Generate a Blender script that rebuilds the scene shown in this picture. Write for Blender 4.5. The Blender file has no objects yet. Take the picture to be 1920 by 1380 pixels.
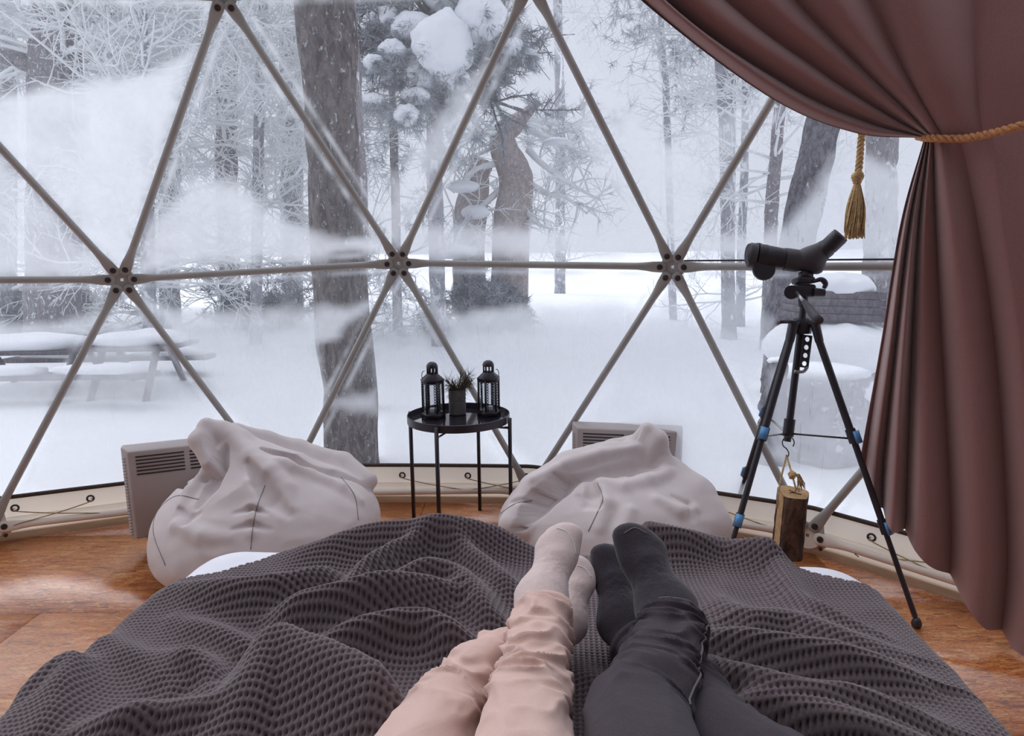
import bpy, math, random
import numpy as np
from mathutils import Vector, Matrix
random.seed(7); RNG = np.random.default_rng(7)
SC = bpy.context.scene; COL = SC.collection
# ------------------------------------------------------------------ camera, sky, exposure
F_PX, CAMZ = 1232.0, 1.18
PIT, ROL = math.radians(9.2), math.radians(-0.69)
_r = np.array([1., 0, 0]); _u = np.array([0, math.sin(PIT), math.cos(PIT)]); FW = np.array([0, math.cos(PIT), -math.sin(PIT)])
RT = math.cos(ROL) * _r + math.sin(ROL) * _u
UP = math.cos(ROL) * _u - math.sin(ROL) * _r
CAM = np.array([0, 0, CAMZ])
cd = bpy.data.cameras.new('camera'); cam = bpy.data.objects.new('camera', cd); COL.objects.link(cam)
cam.matrix_world = Matrix(((RT[0], UP[0], -FW[0], 0), (RT[1], UP[1], -FW[1], 0), (RT[2], UP[2], -FW[2], CAMZ), (0, 0, 0, 1)))
cd.sensor_width = 36; cd.lens = F_PX / 1920 * 36; cd.clip_start = .02; cd.clip_end = 400
SC.camera = cam
w = bpy.data.worlds.new('overcast_sky'); SC.world = w; w.use_nodes = True
w.node_tree.nodes['Background'].inputs[0].default_value = (.785, .825, .94, 1)
w.node_tree.nodes['Background'].inputs[1].default_value = .88
sun = bpy.data.lights.new('veiled_sun', 'SUN'); sun.energy = 2.7; sun.angle = math.radians(85); sun.color = (.97, .98, 1)
so = bpy.data.objects.new('veiled_sun', sun); COL.objects.link(so); so.rotation_euler = Vector((3.2, -4.6, -6.0)).to_track_quat('-Z', 'Y').to_euler()
SC.cycles.adaptive_threshold = .03; SC.cycles.max_bounces = 6; SC.cycles.diffuse_bounces = 3; SC.cycles.glossy_bounces = 3
SC.view_settings.view_transform = 'Standard'; SC.view_settings.look = 'None'
SC.view_settings.exposure = 0.0; SC.view_settings.gamma = 1; SC.view_settings.use_curve_mapping = False


def pxD(px, py, d):                     # the point d metres along the view axis behind image point (px,py)
    return CAM + d * (FW + RT * ((px - 960) / F_PX) - UP * ((py - 690) / F_PX))
def pxZ(px, py, z):
    r = FW + RT * ((px - 960) / F_PX) - UP * ((py - 690) / F_PX)
    return CAM + r * ((z - CAMZ) / r[2])
def pxY(px, py, y):
    r = FW + RT * ((px - 960) / F_PX) - UP * ((py - 690) / F_PX)
    return CAM + r * (y / r[1])
def proj(p):
    v = np.asarray(p) - CAM
    d = v @ FW
    return 960 + F_PX * (v @ RT) / d, 690 - F_PX * (v @ UP) / d

# ------------------------------------------------------------------ helpers
def hash3(i, j, k, s=0):
    n = (i * 374761393 + j * 668265263 + k * 2147483647 + s * 1274126177).astype(np.int64) & 0x7fffffff
    n = ((n ^ (n >> 13)) * 1274126177) & 0x7fffffff
    return ((n ^ (n >> 16)) & 0xffff) / 65535.0
def vnoise(p, s=0):
    p = np.asarray(p, float); i = np.floor(p).astype(np.int64); f = p - i; f = f * f * (3 - 2 * f)
    out = 0
    for dx in (0, 1):
        for dy in (0, 1):
            for dz in (0, 1):
                wgt = (f[..., 0] if dx else 1 - f[..., 0]) * (f[..., 1] if dy else 1 - f[..., 1]) * (f[..., 2] if dz else 1 - f[..., 2])
                out = out + wgt * hash3(i[..., 0] + dx, i[..., 1] + dy, i[..., 2] + dz, s)
    return out * 2 - 1
def fbm(p, o=3, s=0):
    p = np.asarray(p, float); a, t = 1.0, 0
    for k in range(o):
        t = t + a * vnoise(p * 2 ** k, s + k); a *= .5
    return t
def nz(v):
    v = np.asarray(v, float); return v / (np.linalg.norm(v) + 1e-12)
def sstep(a, b, x):
    t = np.clip((x - a) / (b - a), 0, 1); return t * t * (3 - 2 * t)
def catmull(pts, n):
    P = np.asarray(pts, float)
    if len(P) < 3:
        return P[0] + (P[-1] - P[0]) * np.linspace(0, 1, n)[:, None]
    Q = np.vstack([2 * P[0] - P[1], P, 2 * P[-1] - P[-2]]); m = len(P) - 1
    t = np.linspace(0, m, n); i = np.minimum(t.astype(int), m - 1); u = (t - i)[:, None]
    a, b, c, d = Q[i], Q[i + 1], Q[i + 2], Q[i + 3]
    return .5 * (2 * b + (c - a) * u + (2 * a - 5 * b + 4 * c - d) * u ** 2 + (3 * b - a - 3 * c + d) * u ** 3)
def lerp_list(v, n):
    v = np.asarray(v, float); return np.interp(np.linspace(0, len(v) - 1, n), np.arange(len(v)), v)
def frames(P, up=None):
    P = np.asarray(P, float); T = np.gradient(P, axis=0); T /= np.linalg.norm(T, axis=1)[:, None] + 1e-12
    a = np.array(up, float) if up is not None else (np.array([0, 0, 1.]) if abs(T[0][2]) < .9 else np.array([1., 0, 0]))
    if len(P) <= 7:
        A = a - T * (T @ a)[:, None]; A /= np.linalg.norm(A, axis=1)[:, None] + 1e-12
    else:
        A = []
        for t in T:
            a = nz(a - t * (a @ t)); A.append(a)
        A = np.array(A)
    return T, A, np.cross(T, A)

class MB:
    def __init__(s): s.v = []; s.f = []; s.n = 0
    def add(s, V, Fc):
        V = np.asarray(V, float).reshape(-1, 3); s.v.append(V)
        if isinstance(Fc, np.ndarray): s.f.append(Fc + s.n)
        else:
            by = {}
            for f in Fc: by.setdefault(len(f), []).append(f)
            for f in by.values(): s.f.append(np.array(f, np.int64) + s.n)
        s.n += len(V); return s
    def box(s, c, sz, R=None):
        c = np.asarray(c, float); h = np.asarray(sz, float) / 2
        V = np.array([(x, y, z) for x in (-1, 1) for y in (-1, 1) for z in (-1, 1)]) * h
        if R is not None: V = V @ np.asarray(R).T
        return s.add(V + c, [(0, 1, 3, 2), (4, 6, 7, 5), (0, 4, 5, 1), (2, 3, 7, 6), (0, 2, 6, 4), (1, 5, 7, 3)])
    def tube(s, pts, rad, n=8, caps=True, flat=None, up=None, closed=False, disp=None):
        P = np.asarray(pts, float); m = len(P)
        r = np.full(m, rad) if np.isscalar(rad) else lerp_list(rad, m)
        r2 = r if flat is None else (r * flat if np.isscalar(flat) else lerp_list(flat, m))
        T, A, B = frames(P, up)
        th = np.linspace(0, 2 * np.pi, n, endpoint=False)
        V = P[:, None] + (A[:, None] * np.cos(th)[None, :, None]) * r2[:, None, None] + (B[:, None] * np.sin(th)[None, :, None]) * r[:, None, None]
        if disp is not None:
            N = A[:, None] * np.cos(th)[None, :, None] + B[:, None] * np.sin(th)[None, :, None]
            V = V + N * disp(V, np.linspace(0, 1, m)[:, None], th[None, :])[..., None]
        I = np.arange(m * n).reshape(m, n)
        if closed: I = np.vstack([I, I[:1]])
        J = np.roll(I, -1, 1); k0 = s.n
        s.add(V, np.stack([I[:-1], J[:-1], J[1:], I[1:]], -1).reshape(-1, 4))
        if caps and not closed: s.f.append(np.arange(n)[None, ::-1] + k0); s.f.append(np.arange((m - 1) * n, m * n)[None] + k0)
        return s
    def lathe(s, prof, n=24, c=(0, 0, 0), R=None, caps=True, ph=0):
        pr = np.asarray(prof, float); th = np.linspace(0, 2 * np.pi, n, endpoint=False) + ph; m = len(pr)
        V = np.stack([pr[:, 0, None] * np.cos(th), pr[:, 0, None] * np.sin(th), pr[:, 1, None] + 0 * th], -1).reshape(-1, 3)
        if R is not None: V = V @ np.asarray(R, float).T
        Fc = [(i * n + j, i * n + (j + 1) % n, (i + 1) * n + (j + 1) % n, (i + 1) * n + j) for i in range(m - 1) for j in range(n)]
        if caps: Fc += [tuple(range(n))[::-1], tuple(range((m - 1) * n, m * n))]
        return s.add(V + np.asarray(c, float), Fc)
    def torus(s, c, R, r, nrm=(0, 0, 1), n=20, m=8):
        a, b, k = basis(nrm); th = np.linspace(0, 2 * np.pi, n, endpoint=False)
        return s.tube(np.asarray(c) + R * (np.cos(th)[:, None] * a + np.sin(th)[:, None] * b), r, m, closed=True, up=k)
    def mesh(s, name):
        return npmesh(name, np.vstack(s.v), s.f)
    def build(s, name, m, parent=None, smooth=True, kind=None, label=None):
        return obj(name, s.mesh(name), m, parent, smooth, kind, label)

def basis(nrm):
    k = nz(nrm); a = nz(np.cross(k, (0, 0, 1.) if abs(k[2]) < .9 else (1., 0, 0))); return a, np.cross(k, a), k
def rotz(a):
    c, s = math.cos(a), math.sin(a); return np.array([[c, -s, 0], [s, c, 0], [0, 0, 1]])
def axes(x, z):                             # a rotation whose local x is x and local z close to z
    x = nz(x); z = np.asarray(z, float); y = nz(np.cross(z, x)); return np.column_stack([x, y, np.cross(x, y)])
def obj(name, me, m, parent=None, smooth=True, kind=None, label=None):
    if smooth:
        me.polygons.foreach_set('use_smooth', np.ones(len(me.polygons), bool))
        if smooth == 'auto': me.set_sharp_from_angle(angle=math.radians(40))
    o = bpy.data.objects.new(name, me); COL.objects.link(o)
    if m: me.materials.append(m)
    if parent: o.parent = parent
    if kind: o['kind'] = kind
    if label: o['label'] = label
    return o
def npmesh(name, V, Q):                     # Q: one int array of faces, or a list of such arrays
    me = bpy.data.meshes.new(name); V = np.asarray(V, np.float32).reshape(-1, 3)
    Q = [np.asarray(q, np.int32) for q in (Q if isinstance(Q, list) and len(Q) and isinstance(Q[0], np.ndarray) and Q[0].ndim == 2 else [Q])]
    lt = np.concatenate([np.full(len(q), q.shape[1], np.int32) for q in Q]); lv = np.concatenate([q.ravel() for q in Q])
    me.vertices.add(len(V)); me.vertices.foreach_set('co', V.ravel())
    me.loops.add(len(lv)); me.loops.foreach_set('vertex_index', lv)
    me.polygons.add(len(lt)); me.polygons.foreach_set('loop_start', np.concatenate([[0], np.cumsum(lt)[:-1]]).astype(np.int32)); me.polygons.foreach_set('loop_total', lt)
    me.update(calc_edges=True); return me
def gridquads(a, b, wrap=False):
    I = np.arange(a * b).reshape(a, b)
    if wrap: I = np.hstack([I, I[:, :1]])
    return np.stack([I[:-1, :-1], I[:-1, 1:], I[1:, 1:], I[1:, :-1]], -1).reshape(-1, 4)
def empty(name, loc=(0, 0, 0), kind=None):
    o = bpy.data.objects.new(name, None); COL.objects.link(o); o.empty_display_size = .1
    if kind: o['kind'] = kind
    return o
def tag(o, label, cat, group=None):
    o['label'] = label; o['category'] = cat
    if group: o['group'] = group
    return o
# signed distances
def s_ell(p, c, r, R=None):
    q = p - np.asarray(c)
    if R is not None: q = q @ R
    r = np.asarray(r, float); k0 = np.linalg.norm(q / r, axis=-1); k1 = np.linalg.norm(q / r ** 2, axis=-1)
    return k0 * (k0 - 1) / (k1 + 1e-9)
def s_cap(p, a, b, ra, rb=None):
    rb = ra if rb is None else rb; a = np.asarray(a, float); b = np.asarray(b, float); ba = b - a
    t = np.clip(((p - a) @ ba) / (ba @ ba), 0, 1)
    return np.linalg.norm(p - a - t[..., None] * ba, axis=-1) - (ra + (rb - ra) * t)
def s_chain(p, pts, rr, k=.02):
    d = None
    for i in range(len(pts) - 1):
        e = s_cap(p, pts[i], pts[i + 1], rr[i], rr[i + 1]); d = e if d is None else smin(d, e, k)
    return d
def smin(a, b, k):
    h = np.clip(.5 + .5 * (b - a) / k, 0, 1); return b + (a - b) * h - k * h * (1 - h)
def smax(a, b, k): return -smin(-a, -b, k)
def star(name, c, sdf, nu=200, nv=120, rmax=.8, disp=None, rmin=.01, floor=None):
    c = np.asarray(c, float); q = 3 if nu * nv > 8000 else 1; r = None
    for a, b, it in ((nu // q, nv // q, 60), (nu, nv, 22)):
        th = np.linspace(0, 2 * np.pi, a, endpoint=False); ph = np.linspace(.001, np.pi - .001, b)
        D = np.stack([np.sin(ph)[:, None] * np.cos(th), np.sin(ph)[:, None] * np.sin(th), np.cos(ph)[:, None] + 0 * th], -1).reshape(-1, 3)
        if r is None: r = np.full(len(D), rmax)
        elif q > 1:
            g = r.reshape(b0, a0); g = np.hstack([g, g[:, :1]]); fi = np.linspace(0, b0 - 1.001, b); fj = np.arange(a) * a0 / a
            i, j = fi.astype(int)[:, None], fj.astype(int)[None]; r = np.maximum(np.maximum(g[i, j], g[i + 1, j]), np.maximum(g[i, j + 1], g[i + 1, j + 1])).ravel() + .004
        else: break
        for _ in range(it): r = np.maximum(r - .62 * np.clip(sdf(c + D * r[:, None]), -.02, 1), rmin)
        a0, b0 = a, b
    V = c + D * r[:, None]
    if disp is not None: V = V + D * disp(V)[:, None]
    if floor is not None: V[:, 2] = np.maximum(V[:, 2], floor)
    return npmesh(name, V, gridquads(b0, a0, True)[:, ::-1])
def march(sdf, pxs):                        # where view rays meet a distance field: used to lay a seam on a surface
    R = np.array([FW + RT * ((x - 960) / F_PX) - UP * ((y - 690) / F_PX) for x, y in pxs]); R /= np.linalg.norm(R, axis=1)[:, None]
    t = np.full(len(R), .5)
    for _ in range(120): t += .6 * np.clip(sdf(CAM + R * t[:, None]), -.05, .3)
    return CAM + R * t[:, None]

# ------------------------------------------------------------------ materials
def lin(r, g, b):
    f = lambda c: ((c / 255 + .055) / 1.055) ** 2.4 if c > 10 else c / 255 / 12.92
    return (f(r), f(g), f(b), 1)
class NT:
    def __init__(s, name):
        s.m = bpy.data.materials.new(name); s.m.use_nodes = True; s.t = s.m.node_tree; s.b = s.t.nodes['Principled BSDF']; s.out = s.t.nodes['Material Output']
    def n(s, typ, **kw):
        x = s.t.nodes.new(typ)
        for k, v in kw.items():
            if k[0] == '_': setattr(x, k[1:], v)
            else: x.inputs[k.replace('__', ' ')].default_value = v
        return x
    def l(s, a, b): s.t.links.new(a, b)
    def coords(s, scale=(1, 1, 1), rot=(0, 0, 0), which='Object'):
        c = s.n('ShaderNodeTexCoord'); mp = s.n('ShaderNodeMapping'); mp.inputs['Scale'].default_value = scale; mp.inputs['Rotation'].default_value = rot
        s.l(c.outputs[which], mp.inputs[0]); return mp.outputs[0]
    def noise(s, vec, scale, detail=4, rough=.55, dist=0):
        x = s.n('ShaderNodeTexNoise', Scale=scale, Detail=detail, Roughness=rough, Distortion=dist); s.l(vec, x.inputs['Vector']); return x.outputs['Fac']
    def ramp(s, fac, stops, interp='LINEAR'):
        x = s.n('ShaderNodeValToRGB'); x.color_ramp.interpolation = interp; e = x.color_ramp.elements
        while len(e) < len(stops): e.new(.5)
        for q, (p, c) in zip(e, stops): q.position = p; q.color = c if len(c) == 4 else (*c, 1)
        s.l(fac, x.inputs[0]); return x.outputs[0]
    def mix(s, fac, a, b, mode='MIX'):
        x = s.n('ShaderNodeMix', _data_type='RGBA', _blend_type=mode)
        for i, v in ((0, fac), (6, a), (7, b)):
            if hasattr(v, 'is_linked'): s.l(v, x.inputs[i])
            else: x.inputs[i].default_value = v
        return x.outputs[2]
    def math(s, op, a, b=0):
        x = s.n('ShaderNodeMath', _operation=op)
        for i, v in ((0, a), (1, b)):
            if hasattr(v, 'is_linked'): s.l(v, x.inputs[i])
            else: x.inputs[i].default_value = v
        return x.outputs[0]
    def bump(s, h, strength=.3, dist=.01):
        x = s.n('ShaderNodeBump', Strength=strength, Distance=dist); s.l(h, x.inputs['Height']); s.l(x.outputs[0], s.b.inputs['Normal']); return x
    def base(s, c):
        if hasattr(c, 'is_linked'): s.l(c, s.b.inputs['Base Color'])
        else: s.b.inputs['Base Color'].default_value = c
    def rough(s, r, metal=0, spec=.5):
        s.b.inputs['Roughness'].default_value = r; s.b.inputs['Metallic'].default_value = metal; s.b.inputs['Specular IOR Level'].default_value = spec
def simple(name, c, rough=.5, metal=0, var=.12, vs=20, bump=0, bs=200, spec=.5, stretch=(1, 1, 1), sheen=0):
    t = NT(name); v = t.coords(stretch)
    f = t.noise(v, vs, 4)
    lo = tuple(max(0, x * (1 - var)) for x in c[:3]) + (1,); hi = tuple(min(1, x * (1 + var)) for x in c[:3]) + (1,)
    t.base(t.ramp(f, [(.3, lo), (.7, hi)])); t.rough(rough, metal, spec)
    if bump: t.bump(t.noise(v, bs, 3), bump, .004)
    if sheen: t.b.inputs['Sheen Weight'].default_value = sheen
    return t.m
M = {}
M['pole'] = simple('grey_powder_coat', lin(166, 163, 159), .45, .0, .10, 9)
M['bolt'] = simple('dark_bolt_steel', lin(80, 76, 80), .35, .7, .1, 60)
M['skirt'] = simple('cream_vinyl', lin(236, 226, 214), .5, 0, .05, 6, .15, 30)
M['piping'] = simple('dark_braided_piping', lin(72, 58, 50), .8, 0, .4, 160, .8, 260)
M['board'] = simple('cream_painted_wood', lin(214, 190, 160), .6, 0, .12, 8, .2, 40, stretch=(1, 1, 6))
M['plastic'] = simple('heater_grey_enamel', lin(178, 168, 166), .45, 0, .04, 5)
M['slot'] = simple('dark_slot', lin(48, 40, 44), .7)
M['black'] = simple('black_metal', lin(52, 47, 54), .35, .3, .15, 20)
M['black_plastic'] = simple('black_plastic', lin(42, 38, 46), .42, 0, .15, 20)
M['rubber'] = simple('scope_rubber_armour', lin(62, 58, 64), .6, 0, .12, 30, .3, 300)
M['blue'] = simple('blue_clip_plastic', lin(90, 150, 205), .4, 0, .1, 20)
M['steel'] = simple('bare_steel', lin(150, 148, 152), .3, .9, .1, 30)
M['rope'] = simple('jute_rope', lin(208, 148, 100), .85, 0, .3, 120, .6, 300)
M['jute'] = simple('straw_jute', lin(196, 166, 120), .85, 0, .35, 90, .5, 260)
M['cord'] = simple('thin_straw_cord', lin(176, 156, 120), .8, 0, .2, 60)
M['sheet'] = simple('white_sheet', lin(232, 232, 240), .85, 0, .03, 10, .2, 40)
M['pot'] = simple('grey_concrete_pot', lin(112, 106, 106), .75, 0, .12, 30, .3, 160)
M['twig'] = simple('dry_pine_needles', lin(96, 82, 58), .7, 0, .4, 30)
M['twig2'] = simple('green_pine_needles', lin(62, 64, 52), .7, 0, .4, 30)
M['snow'] = simple('fresh_snow', (.86, .88, .92, 1), .85, 0, .02, 2, .35, 6, spec=.2)
M['frost'] = simple('hoar_frost', (.90, .92, .95, 1), .9, 0, .08, 6, .4, 40, spec=.2)
M['wax'] = simple('white_wax', lin(226, 224, 222), .5)
M['pane_black'] = simple('black_glass_top', lin(40, 36, 44), .08, 0, .05, 4, spec=.8)
t = NT('clear_lantern_glass'); t.b.inputs['Base Color'].default_value = (1, 1, 1, 1)
_g = t.n('ShaderNodeBsdfTransparent', Color=(.93, .94, .95, 1)); _gl = t.n('ShaderNodeBsdfGlossy', Roughness=.05); _mx = t.n('ShaderNodeMixShader', Fac=.06)
t.l(_g.outputs[0], _mx.inputs[1]); t.l(_gl.outputs[0], _mx.inputs[2]); t.l(_mx.outputs[0], t.out.inputs[0]); M['glass'] = t.m

def fabric(name, c, weave=900, var=.12, sheen=.3, bstr=.25, wr=0, red=None):
    t = NT(name); v = t.coords()
    f = t.noise(v, weave, 2, .6); g = t.noise(v, 5, 3)
    lo = tuple(x * (1 - var) for x in c[:3]) + (1,); hi = tuple(min(1, x * (1 + var)) for x in c[:3]) + (1,)
    col = t.ramp(f, [(.3, lo), (.7, hi)])
    if red: col = t.mix(t.ramp(t.noise(v, 350, 3), [(.42, (0, 0, 0, 1)), (.62, (.7, .7, .7, 1))]), col, red)
    t.base(col); t.rough(.88, 0, .25); t.b.inputs['Sheen Weight'].default_value = sheen; t.b.inputs['Sheen Roughness'].default_value = .5
    h = f
    if wr: h = t.math('ADD', t.math('MULTIPLY', f, .15), t.math('MULTIPLY', t.noise(v, wr, 3, .5, .6), 1.0))
    t.bump(h, bstr, .004 if not wr else .02); return t.m
M['curtain'] = fabric('mauve_brown_linen', lin(148, 113, 111), 600, .16, .6, .2, red=lin(156, 100, 92))
M['bag'] = fabric('grey_oxford_cloth', lin(214, 203, 202), 700, .05, .15, .22, wr=7)
M['seam'] = simple('grey_seam_thread', lin(138, 128, 130), .9)  # stitched seam, darker grey than the bag cloth
M['blanket'] = fabric('dark_mauve_waffle_cotton', lin(110, 97, 101), 500, .15, .35, .2)
M['pink'] = fabric('dusty_pink_cotton', lin(226, 192, 181), 900, .05, .25, .3, wr=14)
M['pinksock'] = fabric('pale_pink_knit', lin(224, 203, 199), 500, .08, .4, .25)
M['denim'] = fabric('faded_black_denim', lin(70, 62, 69), 700, .25, .08, .3, wr=12)
M['blacksock'] = fabric('charcoal_knit', lin(50, 42, 51), 420, .25, .3, .3)
M['stitch'] = simple('grey_jeans_stitching', lin(120, 112, 116), .9)
t = NT('translucent_cream_vinyl'); a = t.n('ShaderNodeBsdfTranslucent', Color=(.92, .82, .70, 1)); t.base(lin(240, 230, 216)); t.rough(.5); m1 = t.n('ShaderNodeMixShader', Fac=.5)
t.l(a.outputs[0], m1.inputs[1]); t.l(t.b.outputs[0], m1.inputs[2]); t.l(m1.outputs[0], t.out.inputs[0]); M['skirt_thin'] = t.m
# OSB floor
t = NT('varnished_osb'); col = None; hs = None
for k, (ang, sc) in enumerate(((.25, .8), (1.5, .95), (2.5, .75), (-.5, 1.1), (.9, .7))):
    v = t.coords((7 * sc, 60 * sc, 20), (0, 0, ang), 'Object')
    h_ = t.noise(v, 1.0, 3, .6, .3)
    c = t.ramp(h_, [(.32, lin(140, 70, 24)), (.43, lin(206, 114, 44)), (.55, lin(224, 140, 66)), (.70, lin(240, 186, 124))])
    if col is None: col, hs = c, h_
    else:
        x = t.n('ShaderNodeTexVoronoi', Scale=11.0 + 2 * k); x.feature = 'F1'; t.l(t.coords((1, 1.6, 1), (0, 0, ang)), x.inputs['Vector']); vv = t.n('ShaderNodeSeparateColor'); t.l(x.outputs['Color'], vv.inputs[0])
        m_ = t.ramp(vv.outputs[0], [(.62, (0, 0, 0, 1)), (.66, (1, 1, 1, 1))]); col = t.mix(m_, col, c); hs = t.mix(m_, hs, h_)
for ang, sx in ((.9, 45), (2.3, 60), (.1, 50)):
    fl = t.ramp(t.noise(t.coords((sx, 420, 60), (0, 0, ang)), 1, 2), [(.60, (0, 0, 0, 1)), (.65, (1, 1, 1, 1))]); col = t.mix(fl, col, lin(92, 48, 30))
big = t.ramp(t.noise(t.coords(), 1.1, 3), [(.35, (.88, .8, .74, 1)), (.65, (1.05, 1.05, 1.05, 1))]); col = t.mix(1.0, col, big, 'MULTIPLY')
t.base(col); t.rough(.34, 0, .9); t.b.inputs['Coat Weight'].default_value = 1.0; t.b.inputs['Coat IOR'].default_value = 1.7; t.b.inputs['Coat Roughness'].default_value = .33; t.bump(hs, .5, .003); M['osb'] = t.m
# bark with hoar frost
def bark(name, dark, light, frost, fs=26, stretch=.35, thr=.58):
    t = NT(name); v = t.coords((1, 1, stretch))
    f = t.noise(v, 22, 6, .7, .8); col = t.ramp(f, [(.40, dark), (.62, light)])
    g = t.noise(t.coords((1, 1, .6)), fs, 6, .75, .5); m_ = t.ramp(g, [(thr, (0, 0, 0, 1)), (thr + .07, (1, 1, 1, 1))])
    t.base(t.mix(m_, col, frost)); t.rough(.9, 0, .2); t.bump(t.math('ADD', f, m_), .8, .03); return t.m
W8 = (.86, .88, .92, 1)
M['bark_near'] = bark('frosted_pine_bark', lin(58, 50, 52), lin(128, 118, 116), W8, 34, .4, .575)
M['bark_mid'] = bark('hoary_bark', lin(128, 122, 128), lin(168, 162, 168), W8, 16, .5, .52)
M['bark_far'] = bark('frosted_hazed_bark', lin(165, 164, 172), lin(190, 190, 198), W8, 8, .5, .50)  # heavy frost, with distance haze put into the pale base tone
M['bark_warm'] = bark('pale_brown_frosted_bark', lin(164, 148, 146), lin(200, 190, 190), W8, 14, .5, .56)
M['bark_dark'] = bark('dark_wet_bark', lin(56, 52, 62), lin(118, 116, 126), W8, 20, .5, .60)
M['logbark'] = bark('brown_log_bark', lin(58, 40, 36), lin(112, 86, 70), lin(170, 150, 120), 30, .5, .66)
M['logwood'] = simple('cut_log_wood', lin(190, 152, 110), .8, 0, .2, 40, .3, 90)
M['needle'] = simple('frosty_dark_needles', lin(158, 164, 172), .8, 0, .35, 4)
M['needle_f'] = simple('rimed_needles', lin(196, 200, 208), .8, 0, .15, 4)
M['boxwood'] = bark('weathered_box_wood', lin(86, 80, 90), lin(120, 112, 120), W8, 24, .5, .66)
# clear vinyl with condensation: the attribute "fog" is how much moisture sits there
t = NT('clear_vinyl_with_condensation')
at = t.n('ShaderNodeAttribute', _attribute_name='fog'); g = t.n('ShaderNodeNewGeometry')
mp = t.n('ShaderNodeMapping'); mp.inputs['Scale'].default_value = (26, 26, 1.1); t.l(g.outputs['Position'], mp.inputs[0])
drip = t.ramp(t.noise(mp.outputs[0], 1.6, 3, .6), [(.33, (1, 1, 1, 1)), (.36, (.5, .5, .5, 1)), (.39, (1, 1, 1, 1))])
mp2 = t.n('ShaderNodeMapping'); t.l(g.outputs['Position'], mp2.inputs[0])
cl = t.ramp(t.noise(mp2.outputs[0], 7, 5, .6), [(.3, (.86, .86, .86, 1)), (.7, (1.08, 1.08, 1.08, 1))])
sp = t.n('ShaderNodeSeparateColor'); t.l(at.outputs['Color'], sp.inputs[0])
dm = t.mix(sp.outputs[1], (1, 1, 1, 1), drip)
fac = t.math('MINIMUM', t.math('MULTIPLY', t.math('MULTIPLY', sp.outputs[0], dm), cl), .97)
tr = t.n('ShaderNodeBsdfTransparent', Color=(.975, .98, .99, 1)); tl = t.n('ShaderNodeBsdfTranslucent', Color=(.80, .82, .865, 1)); df = t.n('ShaderNodeBsdfDiffuse', Color=(.75, .76, .78, 1))
m1 = t.n('ShaderNodeMixShader', Fac=.12); t.l(tl.outputs[0], m1.inputs[1]); t.l(df.outputs[0], m1.inputs[2])
m2 = t.n('ShaderNodeMixShader'); t.l(fac, m2.inputs[0]); t.l(tr.outputs[0], m2.inputs[1]); t.l(m1.outputs[0], m2.inputs[2])
gl = t.n('ShaderNodeBsdfGlossy', Roughness=.12); m3 = t.n('ShaderNodeMixShader', Fac=.025); t.l(m2.outputs[0], m3.inputs[1]); t.l(gl.outputs[0], m3.inputs[2])
t.l(m3.outputs[0], t.out.inputs[0]); M['vinyl'] = t.m
# the opaque-white cover: daylight glows through it
t = NT('white_tent_cover'); a = t.n('ShaderNodeBsdfTranslucent', Color=(.17, .155, .15, 1)); b = t.n('ShaderNodeBsdfDiffuse', Color=(.38, .345, .33, 1)); m1 = t.n('ShaderNodeMixShader', Fac=.75)
t.l(a.outputs[0], m1.inputs[1]); t.l(b.outputs[0], m1.inputs[2]); t.l(m1.outputs[0], t.out.inputs[0]); M['cover'] = t.m
# ------------------------------------------------------------------ the dome: a 3-frequency geodesic of 6 m
RD = 3.0; DC = np.array([-.672, .195, CAMZ - .183 * RD]); AL = 2.142
def geodesic():
    zl, rl = 1 / 5 ** .5, 2 / 5 ** .5
    V = [(0, 0, 1)] + [(rl * math.cos(2 * math.pi * k / 5), rl * math.sin(2 * math.pi * k / 5), zl) for k in range(5)]
    V += [(rl * math.cos(2 * math.pi * (k + .5) / 5), rl * math.sin(2 * math.pi * (k + .5) / 5), -zl) for k in range(5)] + [(0, 0, -1)]
    V = np.array(V); P = []; T = []; ED = set()
    def add(p):
        p = nz(p)
        for i, q in enumerate(P):
            if np.linalg.norm(p - q) < 1e-6: return i
        P.append(p); return len(P) - 1
    for k in range(5):
        a, b, c, d = 1 + k, 1 + (k + 1) % 5, 6 + k, 6 + (k + 1) % 5
        for f in ((0, a, b), (a, c, b), (b, c, d), (11, d, c)):
            A, B, C = V[list(f)]; g = {(i, j): add((A * i + B * j + C * (3 - i - j)) / 3) for i in range(4) for j in range(4 - i)}
            for (i, j), v in g.items():
                x, y, z = g.get((i + 1, j)), g.get((i, j + 1)), g.get((i + 1, j + 1))
                if x is not None and y is not None:
                    T.append((v, x, y))
                    for e in ((v, x), (x, y), (v, y)): ED.add((min(e), max(e)))
                if z is not None: T.append((x, z, y))
    return np.array(P), T, sorted(ED)
GP, GT, GE = geodesic()
keep = GP[:, 2] > -.3; GP[(GP[:, 2] < -.1) & keep, 2] = -.18
c_, s_ = math.cos(AL), math.sin(AL)
HUB = np.stack([c_ * GP[:, 0] - s_ * GP[:, 1], s_ * GP[:, 0] + c_ * GP[:, 1], GP[:, 2]], -1) * RD + DC
for hx, hy in ((229, 524), (748, 493), (1262, 500), (418, -12), (995, -36), (-19, 990), (532, 925), (994, 919), (1515, 1003)):
    pp = [proj(h) if h[1] > .8 and k else (-9e9, 0) for h, k in zip(HUB, keep)]
    i = min(range(len(HUB)), key=lambda j: (pp[j][0] - hx) ** 2 + (pp[j][1] - hy) ** 2)
    HUB[i] = pxD(hx, hy, (HUB[i] - CAM) @ FW)
_m1 = min(range(len(HUB)), key=lambda j: (proj(HUB[j])[0] - 229) ** 2 + (proj(HUB[j])[1] - 524) ** 2 if HUB[j][1] > .8 else 9e9)
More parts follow.
